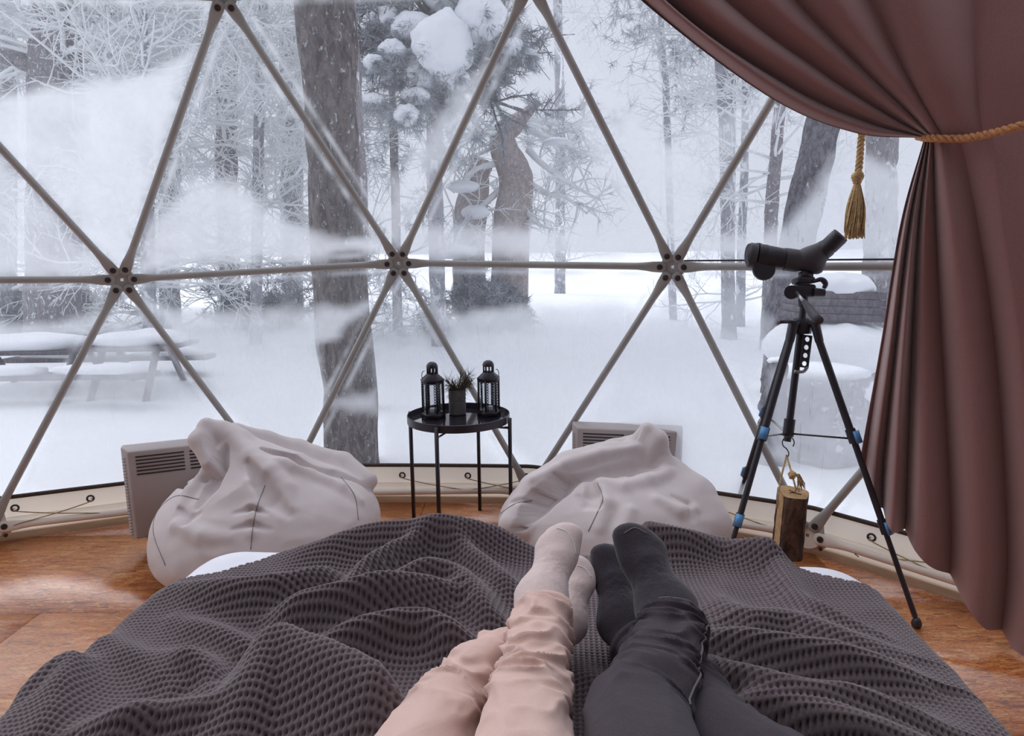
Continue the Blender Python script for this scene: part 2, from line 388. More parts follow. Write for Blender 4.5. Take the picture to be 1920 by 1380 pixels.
_u0 = [j for j in range(len(HUB)) if keep[j] and HUB[j][2] > 1.9 and HUB[j][1] > .3 and HUB[j][0] < HUB[_m1][0] and 0 < np.linalg.norm(HUB[j] - HUB[_m1]) < 1.4][0]
HUB[_u0] += (HUB[_u0] - HUB[_m1]) * .16
HN = (HUB - DC) / np.linalg.norm(HUB - DC, axis=1)[:, None]
isbase = (GP[:, 2] < -.1) & keep
GE = [e for e in GE if keep[e[0]] and keep[e[1]]]; GT = [f for f in GT if all(keep[i] for i in f)]
seen = lambda i: HUB[i][1] > .55
wall = empty('wall_front', kind='structure'); wall['label'] = 'triangular frame of grey metal tubes bolted to star hubs'
hubs = {}
def hub_plate(i):
    c, n = HUB[i] - HN[i] * .004, -HN[i]; a, b, k = basis(n); mb = MB(); N = 24
    th = np.linspace(0, 2 * np.pi, N, endpoint=False) + math.pi / 4; q = .0065
    sq = np.stack([np.cos(th), np.sin(th)], -1); sq = sq / np.abs(sq).max(1)[:, None] * q
    o2 = np.stack([np.cos(th), np.sin(th)], -1) * .052; V = []
    for h in (-.004, .004):
        for r in (sq, o2): V += [c + a * x + b * y + k * h for x, y in r]
    Fc = []
    for j in range(N):
        m = (j + 1) % N; i0, o0, i1, o1 = 0, N, 2 * N, 3 * N
        Fc += [(i0 + j, i0 + m, o0 + m, o0 + j), (i1 + j, o1 + j, o1 + m, i1 + m), (o0 + j, o0 + m, o1 + m, o1 + j), (i0 + m, i0 + j, i1 + j, i1 + m)]
    mb.add(V, Fc); return mb.build('hub', M['skirt'] if isbase[i] else M['pole'], wall, 'auto')
for i in range(len(HUB)):
    if keep[i] and seen(i): hubs[i] = hub_plate(i)
for a_, b_ in GE:
    if not (seen(a_) and seen(b_)): continue
    A, B = HUB[a_], HUB[b_]; d = nz(B - A); L = np.linalg.norm(B - A); n = nz(HN[a_] + HN[b_]); lat = nz(np.cross(d, n)); n = np.cross(lat, d)
    st = np.array([.030, .034, .044, .060, .085, .115, .150, .19]); st = np.concatenate([st, L - st[::-1]])
    hw = np.array([.010, .019, .0235, .0235, .0225, .0185, .0158, .0155]); hw = np.concatenate([hw, hw[::-1]])
    ht = np.array([.003, .003, .003, .003, .0055, .011, .0148, .0155]); ht = np.concatenate([ht, ht[::-1]])
    off = np.array([.012, .012, .012, .011, .008, .003, 0, 0]); off = np.concatenate([off, off[::-1]])
    P = A + d * st[:, None] - n * off[:, None]; th = np.linspace(0, 2 * np.pi, 12, endpoint=False)
    V = P[:, None] + lat * (np.cos(th)[None, :, None] * hw[:, None, None]) + n * (np.sin(th)[None, :, None] * ht[:, None, None])
    Q = gridquads(len(st), 12, True); mb = MB(); mb.add(V.reshape(-1, 3), Q); mb.f += [np.arange(12)[None, ::-1], np.arange((len(st) - 1) * 12, len(st) * 12)[None]]
    mb.build('base_rail' if isbase[a_] and isbase[b_] else 'strut', M['pole'] if not (isbase[a_] and isbase[b_]) else M['skirt'], wall)
    for i, s in ((a_, d), (b_, -d)):
        q = HUB[i] + s * .052 - HN[i] * .014; a, b, k = basis(-HN[i]); R = np.column_stack([a, b, k])
        mb = MB().lathe([(.0125, 0), (.0125, .003), (.009, .0034), (.0085, .008), (.006, .0085), (.0055, .005), (.001, .005)], 14, q, R)
        mb.build('bolt', M['bolt'], hubs[i], 'auto')
for i in hubs:                                   # flange that screws each base hub to the deck
    if isbase[i]:
        a, b, k = basis(-HN[i] * (1, 1, 0)); mb = MB()
        th = np.linspace(math.pi, 2 * math.pi, 15); o2 = [(-.055, .05), (-.06, 0)] + [(.075 * math.cos(x), -.02 + .04 * math.sin(x)) for x in th] + [(.06, 0), (.055, .05)]
        V = [HUB[i] + HN[i] * (.004 + h) + np.array([0, 0, y]) + a * x for h in (0, .005) for x, y in o2]; n = len(o2)
        mb.add(V, [tuple(range(n))[::-1], tuple(range(n, 2 * n))] + [(j, (j + 1) % n, n + (j + 1) % n, n + j) for j in range(n)])
        mb.build('flange', M['skirt'], hubs[i], False)
        for sx in (-.05, .05):
            MB().lathe([(.008, 0), (.008, .004), (.002, .005)], 10, HUB[i] - HN[i] * .001 + a * sx + np.array([0, 0, -.045]), np.column_stack([a, b, k])).build('bolt', M['bolt'], hubs[i], 'auto')
# panes of vinyl and the cover
FOG = [  # outlines of the misted patches, in picture coordinates of the pane they sit on: amount, drips, points
    (.86, .0, [(-60, 190), (0, 172), (120, 158), (260, 135), (330, 105), (362, 90), (350, 160), (300, 330), (236, 500), (205, 500), (100, 390), (-60, 215)]),
    (.72, .2, [(-80, 215), (0, 285), (60, 345), (130, 430), (205, 505), (170, 520), (-80, 530)]),
    (.84, .05, [(245, 512), (285, 420), (330, 370), (370, 335), (440, 335), (500, 390), (560, 425), (640, 442), (700, 438), (742, 462), (735, 480), (500, 492)]),
    (.60, .1, [(905, 110), (935, 120), (765, 460), (745, 470), (690, 400), (740, 330), (800, 240), (840, 190)]),
    (.78, .15, [(772, 470), (800, 425), (900, 420), (1000, 425), (1120, 430), (1235, 425), (1255, 475), (1250, 485), (780, 482)]),
    (.55, .1, [(1075, 110), (1100, 150), (1240, 430), (1190, 440), (1110, 300), (1060, 160)]),
    (.80, .15, [(1085, 110), (1120, 120), (1170, 190), (1240, 260), (1320, 290), (1340, 350), (1270, 470), (1250, 450), (1150, 250)]),
    (.50, .1, [(1180, 300), (1300, 230), (1420, 190), (1440, 200), (1330, 370), (1270, 470)]),
    (.78, .9, [(1290, 488), (1330, 430), (1400, 440), (1470, 420), (1520, 380), (1560, 310), (1600, 280), (1720, 330), (1720, 495)]),
    (.72, .5, [(-60, 610), (0, 600), (80, 600), (150, 592), (212, 560), (190, 620), (120, 640), (0, 650), (-60, 660)]),
    (.55, .3, [(-60, 690), (0, 690), (160, 690), (90, 800), (10, 930), (-60, 930)]),
    (.80, .5, [(255, 560), (330, 570), (420, 582), (560, 578), (692, 562), (700, 580), (612, 652), (606, 745), (585, 825), (545, 900), (440, 780), (330, 640)]),
    (.60, .3, [(228, 560), (265, 620), (420, 800), (500, 900), (300, 910), (40, 930), (60, 860), (150, 700)]),
    (.55, .5, [(748, 540), (790, 600), (890, 780), (960, 900), (728, 905), (714, 780), (700, 735), (690, 640)]),
    (.70, .3, [(712, 728), (655, 735), (604, 748), (596, 800), (612, 776), (660, 770), (712, 778)]),
    (.80, .7, [(800, 575), (860, 578), (990, 572), (1100, 568), (1232, 570), (1200, 640), (1090, 800), (1010, 900), (940, 820), (840, 640)]),
    (.70, .3, [(1262, 540), (1310, 610), (1420, 800), (1500, 960), (1300, 930), (1040, 880), (1080, 810), (1180, 650)]),
    (.72, .6, [(1310, 590), (1400, 620), (1500, 620), (1690, 630), (1690, 690), (1440, 670), (1400, 730), (1340, 650)]),
    (.62, .8, [(1440, 690), (1690, 690), (1690, 960), (1540, 930), (1440, 860)]),
    (.50, .6, [(1300, 570), (1380, 530), (1460, 600), (1420, 720), (1360, 680)]),
]
def inpoly(x, y, poly):                          # signed distance, negative inside
    P = np.array(poly, float); Q = np.roll(P, -1, 0); d = np.full(x.shape, 1e9); ins = np.zeros(x.shape, bool)
    for (ax, ay), (bx, by) in zip(P, Q):
        t = np.clip(((x - ax) * (bx - ax) + (y - ay) * (by - ay)) / ((bx - ax) ** 2 + (by - ay) ** 2), 0, 1)
        d = np.minimum(d, np.hypot(x - ax - t * (bx - ax), y - ay - t * (by - ay)))
        c = ((ay > y) != (by > y)) & (x < (bx - ax) * (y - ay) / (by - ay + 1e-9) + ax); ins ^= c
    return np.where(ins, -d, d)
win = empty('window_1', kind='structure'); win['label'] = 'clear vinyl dome window misted with condensation'
OFF = .035; cover_lo, cover_hi = MB(), MB(); NS = 56
for f in GT:
    C = HUB[list(f)] + HN[list(f)] * OFF; m = C.mean(0)
    if m[1] > .45:
        V, bc = [], []
        for i in range(NS + 1):
            for j in range(NS + 1 - i): bc.append((i / NS, j / NS, 1 - (i + j) / NS))
        bc = np.array(bc); V = bc @ C; idx = {}; k = 0; Fc = []
        for i in range(NS + 1):
            for j in range(NS + 1 - i): idx[i, j] = k; k += 1
        for i in range(NS):
            for j in range(NS - i):
                Fc.append((idx[i, j], idx[i + 1, j], idx[i, j + 1]))
                if j < NS - i - 1: Fc.append((idx[i + 1, j], idx[i + 1, j + 1], idx[i, j + 1]))
        me = npmesh('pane', V, Fc); x, y = proj(V)
        nn = np.stack([V[:, 0] * 9, V[:, 1] * 9, V[:, 2] * 9], -1); wob = fbm(nn, 3) * 14
        fog = np.full(len(V), .07) + .07 * (fbm(nn * .4, 2, 5) * .5 + .5); dr = np.zeros(len(V))
        for amt, dp, poly in FOG:
            g = sstep(16, -22, inpoly(x + wob, y + wob * .6, poly)); fog = np.maximum(fog, amt * g); dr = np.maximum(dr, .6 * dp * g)
        e = bc.min(1) * 1.05; band = np.exp(-((e - .040) / .014) ** 2) * (.45 + .35 * vnoise(nn * 2, 9)); fog = np.maximum(fog, np.clip(band, 0, .8))
        ca = me.color_attributes.new('fog', 'FLOAT_COLOR', 'POINT')
        ca.data.foreach_set('color', np.stack([fog, dr, 0 * fog, 0 * fog + 1], -1).astype(np.float32).ravel())
        obj('pane', me, M['vinyl'], win, False)
    else:
        (cover_hi if m[2] > 2.2 else cover_lo).add(C, [(0, 1, 2)])
cover_lo.build('wall_back', M['cover'], None, False, 'structure', 'white tent cover of the dome behind the bed')
cover_hi.build('ceiling', M['cover'], None, False, 'structure', 'white tent cover closing the top of the dome')
m3h = min(range(len(HUB)), key=lambda j: (proj(HUB[j])[0] - 1262) ** 2 + (proj(HUB[j])[1] - 500) ** 2 if HUB[j][1] > .8 else 9e9)
for a_, b_ in GE:                                 # black zip that runs above the right-hand rail
    if m3h in (a_, b_):
        o_ = b_ if a_ == m3h else a_
        if abs(HUB[o_][2] - HUB[m3h][2]) < .15 and HUB[o_][0] > HUB[m3h][0]:
            P = catmull([HUB[m3h] + HN[m3h] * .02, HUB[o_] + HN[o_] * .02], 40); P[:, 2] += .021
            MB().tube(P, .0035, 6).build('zip', M['slot'], win)
# ------------------------------------------------------------------ floor of OSB sheets
fl = empty('floor', kind='structure'); fl['label'] = 'varnished orange chipboard floor laid in large sheets'
def clip_circle(x0, x1, y0, y1, r):
    xs = np.linspace(x0, x1, 9); ys = np.linspace(y0, y1, 9)
    E_ = [(x, y0) for x in xs[:-1]] + [(x1, y) for y in ys[:-1]] + [(x, y1) for x in xs[::-1][:-1]] + [(x0, y) for y in ys[::-1][:-1]]
    out = []
    for x, y in E_:
        v = np.array([x - DC[0], y - DC[1]]); d = np.linalg.norm(v); v = v if d < r else v * r / d; out.append((v[0] + DC[0], v[1] + DC[1]))
    return out
SX, SY, X0, Y0 = 1.2, .66, -1.64, 1.45
for iy in range(-6, 3):
    for ix in range(-2, 4):
        x0 = X0 + ix * SX + (.45 if iy % 2 else 0); y0 = Y0 + iy * SY
        o2 = clip_circle(x0 + .002, x0 + SX - .002, y0 + .002, y0 + SY - .002, 3.02)
        A = np.array(o2); ar = .5 * abs(np.sum(A[:, 0] * np.roll(A[:, 1], -1) - A[:, 1] * np.roll(A[:, 0], -1)))
        if ar < .03: continue
        n = len(o2); mb = MB(); mb.add([(x, y, z) for z in (-.02, 0) for x, y in o2], [tuple(range(n))[::-1], tuple(range(n, 2 * n))] + [(j, (j + 1) % n, n + (j + 1) % n, n + j) for j in range(n)])
        mb.build('osb_sheet', M['osb'], fl, False)
th = np.linspace(0, 2 * np.pi, 60, endpoint=False); mb = MB()
mb.add([(DC[0] + 3.1 * math.cos(x), DC[1] + 3.1 * math.sin(x), z) for z in (-.08, -.021) for x in th], [tuple(range(60))[::-1], tuple(range(60, 120))] + [(j, (j + 1) % 60, 60 + (j + 1) % 60, 60 + j) for j in range(60)])
mb.build('subfloor', M['logwood'], fl, False)
# ------------------------------------------------------------------ vinyl skirt with eyelets round the foot of the window
bh = [i for i in range(len(HUB)) if isbase[i] and HUB[i][1] > -.2]; bh.sort(key=lambda i: -math.atan2(HUB[i][1] - DC[1], HUB[i][0] - DC[0]))
_q = catmull([HUB[i] for i in bh], 240); _l = np.stack([lerp_list(HUB[bh][:, k], 240) for k in range(3)], -1); BR = .15 * _q + .85 * _l; BR[:, 2] = 0; BN = BR - DC; BN[:, 2] = 0; BN /= np.linalg.norm(BN, axis=1)[:, None]
sk = empty('baseboard_front', kind='structure'); sk['label'] = 'cream vinyl skirt with eyelets and lacing along the foot of the dome'
def ribbon(prof, name, m):                        # profile: (offset outwards, z), swept along the foot of the dome
    pr = np.array(prof); V = BR[:, None] + BN[:, None] * pr[None, :, :1] + np.array([0, 0, 1.]) * pr[None, :, 1:]
    Q = gridquads(len(BR), len(pr)); return obj(name, npmesh(name, V.reshape(-1, 3), Q), m, sk)
ribbon([(.040, .0), (.040, .045), (.052, .05), (.054, .0)], 'base_board', M['board'])
ribbon([(.024, .200), (.022, .19), (.017, .15), (.020, .118), (.026, .108)], 'skirt_band', M['skirt_thin'])
ribbon([(.024, .110), (.018, .095), (.024, .065), (.032, .045), (.038, .03)], 'skirt_flap', M['skirt_thin'])
MB().tube(BR + BN * .019 + np.array([0, 0, .200]), .0095, 8).build('dark_piping', M['piping'], sk)
acc = np.concatenate([[0], np.cumsum(np.linalg.norm(np.diff(BR, axis=0), axis=1))]); s0 = .05; ring_mesh = None; kk = 0
PSC = np.array([proj(b + np.array([0, 0, .15])) if b[1] > .5 else (-9e9, 0) for b in BR])
EY = [25, 167, 755, 874, 985, 1347, 1627]
for ex in [-420, -250] + EY + [1790, 1960]:
    i = int(np.argmin(np.abs(PSC[:, 0] - ex))); p = BR[i] + BN[i] * .013 + np.array([0, 0, .150]); a = nz(np.cross(BN[i], (0, 0, 1)))
    MB().torus(p, .013, .0042, -BN[i], 18, 8).build('eyelet', M['bolt'], sk)
    j = min(len(BR) - 1, i + 9 if kk % 3 else max(0, i - 8)); q = BR[j] - BN[j] * .016 + np.array([0, 0, .085])
    P = catmull([p + BN[i] * .01, p - BN[i] * .006 - np.array([0, 0, .012]), (p + q) / 2 - BN[i] * .004 - np.array([0, 0, .01]), q, q + BN[j] * .016 - np.array([0, 0, .02])], 20)
    MB().tube(P, .0024, 6).build('lacing_cord', M['cord'], sk); kk += 1
# ------------------------------------------------------------------ snow outside
g = np.linspace(0, 1, 130); yy = -6 + 70 * g ** 1.6; xx = np.linspace(-1, 1, 141); X, Y = np.meshgrid(xx, yy); X = np.sign(X) * np.abs(X) ** 1.7 * (18 + Y * .75)
D0 = np.hypot(X - DC[0], Y - DC[1]); H = -.20 + .05 * fbm(np.stack([X * .5, Y * .5, 0 * X], -1), 3) + .45 * sstep(5, 26, Y) + .12 * sstep(4, 10, Y) * fbm(np.stack([X * .25, Y * .25, 0 * X + 5], -1), 2) + 1.6 * sstep(20, 60, Y)
H = np.where(D0 < 3.3, -.22, H)
GROUND = lambda x, y: float(-.20 + .05 * fbm(np.array([[x * .5, y * .5, 0]]), 3)[0] + .45 * sstep(5, 26, y) + .12 * sstep(4, 10, y) * fbm(np.array([[x * .25, y * .25, 5]]), 2)[0] + 1.6 * sstep(20, 60, y))
obj('snow_ground', npmesh('snow_ground', np.stack([X, Y, H], -1).reshape(-1, 3), gridquads(*X.shape)), M['snow'], None, True, 'structure', 'deep smooth snow covering the ground outside')
# ------------------------------------------------------------------ trees, stump, box and benches outside
class TW:                                  # many thin twigs gathered, then turned into one mesh at once
    def __init__(s): s.g = {}
    def tube(s, pts, rr, n=3, caps=False): s.g.setdefault((len(pts), n), []).append((np.asarray(pts), np.asarray(lerp_list(rr, len(pts)))))
    def build(s, name, m, parent, smooth=True, kind=None):
        Vs, Fs, k0 = [], [], 0
        for (m_, n), L in s.g.items():
            P = np.array([q[0] for q in L]); r = np.array([q[1] for q in L]); T = np.gradient(P, axis=1); T /= np.linalg.norm(T, axis=-1)[..., None] + 1e-9
            a = np.array([.31, .52, .79]); A = a - T * (T @ a)[..., None]; A /= np.linalg.norm(A, axis=-1)[..., None] + 1e-9; B = np.cross(T, A)
            th = np.linspace(0, 2 * np.pi, n, endpoint=False)
            V = P[:, :, None] + (A[:, :, None] * np.cos(th)[:, None] + B[:, :, None] * np.sin(th)[:, None]) * r[:, :, None, None]
            I = np.arange(V[..., 0].size).reshape(len(L), m_, n) + k0; J = np.roll(I, -1, 2); Fs.append(np.stack([I[:, :-1], J[:, :-1], J[:, 1:], I[:, 1:]], -1).reshape(-1, 4))
            Vs.append(V.reshape(-1, 3)); k0 += V[..., 0].size
        return obj(name, npmesh(name, np.vstack(Vs), Fs), m, parent, smooth, kind)
def twigs(mb, p, d, L, r, depth, spread=.6, droop=0., kids=(5, 8), seg=4, wig=.18, rmin=.004, tips=None):
    D = RNG.normal(0, wig, (seg, 3)); D[:, 2] -= droop; D = nz(d) + np.cumsum(D, 0); D /= np.sqrt((D * D).sum(1))[:, None]
    pts = np.vstack([np.asarray(p)[None], p + np.cumsum(D, 0) * (L / seg)]); dd = D[-1]
    mb.tube(pts, (r, max(r * .35, rmin)), 5 if r > .03 else 3)
    if tips is not None:
        tips.append((pts[-1], dd, depth))
        if seg > 2: tips.append((pts[seg // 2 + 1], dd, depth))
    if depth <= 0: return
    n = RNG.integers(*kids); ts = RNG.uniform(.25, 1, n) * seg; ax = RNG.normal(size=(n, 3)); ax -= np.outer(ax @ dd, dd); ax /= np.sqrt((ax * ax).sum(1))[:, None]; ls = RNG.uniform(.38, .62, n)
    for t, a, l in zip(ts, ax, ls):
        i = min(int(t), seg - 1); q = pts[i] + (pts[i + 1] - pts[i]) * (t - i)
        twigs(mb, q, dd * (1 - spread * .5) + a * spread + np.array([0, 0, .08]), L * l, max(rmin, r * .5), depth - 1, spread, droop, kids, max(2, seg - 1), wig, rmin, tips)
def trunk(mb, pts, rad, n=28, rough=.12, m=120, s=0):
    P = catmull(pts, m); base = np.mean(rad)
    f = lambda V, t, th: base * rough * (1.2 * np.abs(fbm(np.stack([V[..., 0] * 7 / base * .12, V[..., 1] * 7 / base * .12, V[..., 2] * 2.2 / base * .12], -1) + s, 3, s)) - .4)
    mb.tube(P, rad, n, True, None, None, False, f); return P
def needles(tips, per=26, L=.11, wd=.006, seed=0, aim=.55):
    rg = np.random.default_rng(seed); T = np.array([t[0] for t in tips]); D = np.array([t[1] for t in tips]); n = len(T) * per
    c = np.repeat(T, per, 0); d = np.repeat(D, per, 0); v = rg.normal(size=(n, 3)); v = v / np.linalg.norm(v, axis=1)[:, None]; v = v * .9 + d * aim; v /= np.linalg.norm(v, axis=1)[:, None]
    c = c - d * rg.uniform(0, L * 1.2, n)[:, None]; ln = L * rg.uniform(.7, 1.25, n)[:, None]
    s = np.cross(v, rg.normal(size=(n, 3))); s = s / np.linalg.norm(s, axis=1)[:, None] * wd
    V = np.stack([c - s, c + s, c + v * ln], 1).reshape(-1, 3); return V, np.arange(n * 3).reshape(-1, 3)
def clump(c, r, s, name='snow_clump', parent=None, m=None):
    f = lambda p: s_ell(p, c, r) + .22 * min(r) * fbm(p * (1.6 / max(r)) + s, 3, s)
    return obj(name, star(name, c, f, 36, 24, max(r) * 1.6), m or M['snow'], parent)
def at(px, py, y): return pxY(px, py, y)
def tree(name, label, trunkpts, rad, mat, y, group='snowy trees around the dome', nb=0, bl=1.6, br=.03, depth=2, bm='frost', brange=(.3, 1), spread=.7, droop=.0, s=0, kids=(4, 7), nd=None, ndm='needle', per=22, nl=.11, rough=.14, side=None, n=28, rmin=.004, updir=.35):
    global RNG; RNG = np.random.default_rng(100 + s)
    r = empty(name); tag(r, label, 'tree', group)
    P3 = [at(a, b, y) if len(q) == 2 else at(a, b, q[2]) for q in trunkpts for a, b in [q[:2]]]
    b0 = P3[-1].copy(); gz = GROUND(b0[0], b0[1]) - .12
    if b0[2] > gz: P3.append(np.array([b0[0] + (b0[0] - P3[-2][0]) * .2, b0[1], gz]))
    mb = MB(); P = trunk(mb, P3, rad, n, rough, 110, s); mb.build('trunk', M[mat], r)
    tips = [] if nd is not None else None
    if nb:
        mb = TW(); P = P[::-1]; m = len(P)
        for k in range(nb):
            t = RNG.uniform(*brange); i = min(int(t * (m - 1)), m - 2); q = P[i]
            a = RNG.uniform(0, 2 * math.pi); d = np.array([math.cos(a), math.sin(a) * .7, RNG.uniform(-.15, updir)])
            if side: d[0] = abs(d[0]) * side
            twigs(mb, q, d, bl * RNG.uniform(.6, 1.15), br, depth, spread, droop, kids, 5, .16, rmin, tips)
        mb.build('branches', M[bm], r, True, 'stuff')
    if tips:
        if len(tips) > nd: tips = [tips[i] for i in RNG.choice(len(tips), nd, replace=False)]
        V, Fc = needles(tips, per, nl, .007, s); obj('needles', npmesh('needles', V, Fc), M[ndm], r, False, 'stuff')
    return r
# the big pine just outside, and the slimmer stem that grows against it
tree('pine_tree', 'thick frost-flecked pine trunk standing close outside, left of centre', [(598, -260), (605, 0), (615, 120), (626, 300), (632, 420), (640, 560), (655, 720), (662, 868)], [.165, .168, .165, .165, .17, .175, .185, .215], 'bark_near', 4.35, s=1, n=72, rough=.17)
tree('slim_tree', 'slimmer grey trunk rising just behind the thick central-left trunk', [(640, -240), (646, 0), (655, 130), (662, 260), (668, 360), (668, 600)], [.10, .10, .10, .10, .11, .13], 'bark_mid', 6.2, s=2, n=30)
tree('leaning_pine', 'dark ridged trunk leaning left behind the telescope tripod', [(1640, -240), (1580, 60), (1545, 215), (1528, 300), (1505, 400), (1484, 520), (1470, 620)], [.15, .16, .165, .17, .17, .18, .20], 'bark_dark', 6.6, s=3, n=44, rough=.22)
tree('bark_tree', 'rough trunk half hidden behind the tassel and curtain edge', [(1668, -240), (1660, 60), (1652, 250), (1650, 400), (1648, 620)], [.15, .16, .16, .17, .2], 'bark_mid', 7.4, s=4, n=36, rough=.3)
# crooked tree in the middle of the clearing
ct = tree('crooked_pine', 'crooked pale-barked pine with bent trunk and drooping boughs in the middle', [(1010, 190), (975, 225), (948, 250), (945, 280), (962, 320), (968, 360), (958, 430), (955, 585)], [.05, .16, .24, .28, .32, .34, .35, .40], 'bark_warm', 12.5, nb=9, bl=1.9, br=.05, depth=2, spread=.75, droop=.06, s=5, brange=(.72, 1), nd=240, per=14, nl=.2, ndm='needle_f', updir=.25)
mb = MB(); RNG = np.random.default_rng(3)
trunk(mb, [at(905, 300, 12.6), at(890, 350, 12.6), at(880, 420, 12.6), at(880, 580, 12.6)], [.2, .27, .3, .34], 24, .2, 60, 7); mb.build('second_stem', M['bark_warm'], ct)
mb = TW()
for L in ([(985, 240), (1040, 265), (1090, 285), (1130, 300)], [(990, 280), (1020, 310), (1070, 345), (1125, 375)], [(985, 340), (1030, 365), (1060, 370), (1100, 400)], [(950, 345), (900, 390), (870, 420), (850, 470)], [(950, 300), (890, 320), (870, 350), (850, 360)], [(950, 380), (985, 395), (1010, 420), (1035, 430)]):
    P = catmull([at(x, y, 12.55 - .18 * k_) for k_, (x, y) in enumerate(L)], 24); mb.tube(P, [.07, .055, .04, .02], 7)
    for k in range(10): twigs(mb, P[RNG.integers(6, 24)], RNG.normal(size=3), .8, .025, 1, .7, .05)
mb.build('bough', M['frost'], ct, True)
for k, (x, y, rx, rz) in enumerate(((893, 400, .26, .13), (868, 350, .30, .10), (1045, 266, .26, .07), (858, 470, .4, .13))):
    c = at(x, y, 12.0); clump(c, (rx, rx * .7, rz), k + 3, parent=ct)
# snow-laden pine boughs high in the middle
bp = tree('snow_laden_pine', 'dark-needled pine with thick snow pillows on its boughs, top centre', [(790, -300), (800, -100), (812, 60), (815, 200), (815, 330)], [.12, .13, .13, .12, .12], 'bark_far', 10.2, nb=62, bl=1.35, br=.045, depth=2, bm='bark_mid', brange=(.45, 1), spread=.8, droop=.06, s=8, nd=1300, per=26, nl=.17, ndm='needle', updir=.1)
RNG = np.random.default_rng(77); tips = []
for k, (x, y, wx, wz) in enumerate(((828, 85, 66, 56), (905, 30, 60, 46), (800, 138, 46, 36), (870, -20, 90, 46), (762, 215, 30, 20), (735, 95, 30, 20), (775, 50, 46, 28), (725, 35, 34, 22), (700, 190, 26, 14), (850, 150, 40, 20), (955, 85, 32, 16), (985, 105, 28, 14), (700, 120, 26, 18), (780, 180, 34, 16), (850, 190, 22, 10), (735, 150, 24, 12))):
    c = at(x, y, 9.0 + .15 * (k % 4)); u = 9.0 / F_PX; R3 = np.array((wx * u * .82, wx * u * .7, wz * u * .9)); clump(c, tuple(R3), k + 20, parent=bp)
    for j in range(26):
        d = nz(RNG.normal(size=3)); d[2] = -abs(d[2]) * .8 - .12; d = nz(d); tips.append((c + d * R3 * .95, nz(d + (0, 0, -.5)), 0))
V, Fc = needles(tips, 34, .20, .008, 5, 1.5); obj('needles', npmesh('needles', V, Fc), M['needle'], bp, False, 'stuff')
# the rest of the wood
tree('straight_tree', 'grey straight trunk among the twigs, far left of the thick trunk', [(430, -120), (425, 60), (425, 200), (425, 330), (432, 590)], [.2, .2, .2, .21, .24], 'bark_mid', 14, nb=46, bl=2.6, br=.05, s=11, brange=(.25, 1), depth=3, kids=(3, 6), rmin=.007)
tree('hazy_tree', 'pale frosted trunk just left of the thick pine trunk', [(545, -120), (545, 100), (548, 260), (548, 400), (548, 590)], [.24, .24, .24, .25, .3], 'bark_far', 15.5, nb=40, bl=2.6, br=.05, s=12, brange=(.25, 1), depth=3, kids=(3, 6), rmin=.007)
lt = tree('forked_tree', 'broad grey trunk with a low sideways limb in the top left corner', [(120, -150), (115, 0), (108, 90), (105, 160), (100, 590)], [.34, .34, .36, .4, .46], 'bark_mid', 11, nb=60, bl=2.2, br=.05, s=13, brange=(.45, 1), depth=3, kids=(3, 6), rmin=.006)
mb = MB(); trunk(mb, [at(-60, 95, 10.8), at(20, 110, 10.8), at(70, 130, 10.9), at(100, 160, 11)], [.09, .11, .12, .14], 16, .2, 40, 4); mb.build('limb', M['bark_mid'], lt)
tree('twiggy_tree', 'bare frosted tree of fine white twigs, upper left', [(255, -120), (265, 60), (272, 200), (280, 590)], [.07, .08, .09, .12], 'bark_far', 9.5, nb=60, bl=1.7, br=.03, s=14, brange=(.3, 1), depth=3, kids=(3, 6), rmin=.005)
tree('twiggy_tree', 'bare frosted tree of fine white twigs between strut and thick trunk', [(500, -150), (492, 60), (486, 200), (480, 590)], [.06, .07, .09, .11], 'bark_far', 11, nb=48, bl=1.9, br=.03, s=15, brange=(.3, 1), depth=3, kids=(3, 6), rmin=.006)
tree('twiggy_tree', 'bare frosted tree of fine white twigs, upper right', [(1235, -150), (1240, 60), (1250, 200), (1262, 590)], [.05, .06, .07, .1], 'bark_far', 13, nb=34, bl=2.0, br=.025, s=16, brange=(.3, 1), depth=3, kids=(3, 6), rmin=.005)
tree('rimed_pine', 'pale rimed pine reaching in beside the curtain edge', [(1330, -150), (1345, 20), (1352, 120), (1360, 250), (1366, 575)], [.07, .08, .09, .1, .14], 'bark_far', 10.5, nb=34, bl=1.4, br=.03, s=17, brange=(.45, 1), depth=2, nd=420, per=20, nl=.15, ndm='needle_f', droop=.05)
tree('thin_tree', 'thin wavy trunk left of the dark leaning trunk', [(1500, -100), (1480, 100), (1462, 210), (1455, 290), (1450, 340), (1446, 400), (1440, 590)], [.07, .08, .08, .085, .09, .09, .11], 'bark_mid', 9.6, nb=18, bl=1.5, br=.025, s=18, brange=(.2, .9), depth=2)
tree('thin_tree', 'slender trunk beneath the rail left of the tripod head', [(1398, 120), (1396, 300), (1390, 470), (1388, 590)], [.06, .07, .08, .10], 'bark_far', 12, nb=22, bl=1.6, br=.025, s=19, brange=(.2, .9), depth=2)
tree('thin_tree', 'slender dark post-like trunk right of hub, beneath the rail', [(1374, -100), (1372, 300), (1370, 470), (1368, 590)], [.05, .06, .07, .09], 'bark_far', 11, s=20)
tree('small_pine', 'small snowy pine low behind the thick trunk, left of the crooked pine', [(735, 150), (738, 250), (742, 400), (745, 575)], [.05, .07, .08, .1], 'bark_mid', 11.5, nb=34, bl=1.1, br=.025, s=21, brange=(.1, .95), depth=2, nd=380, per=20, nl=.16, ndm='needle_f', droop=.06)
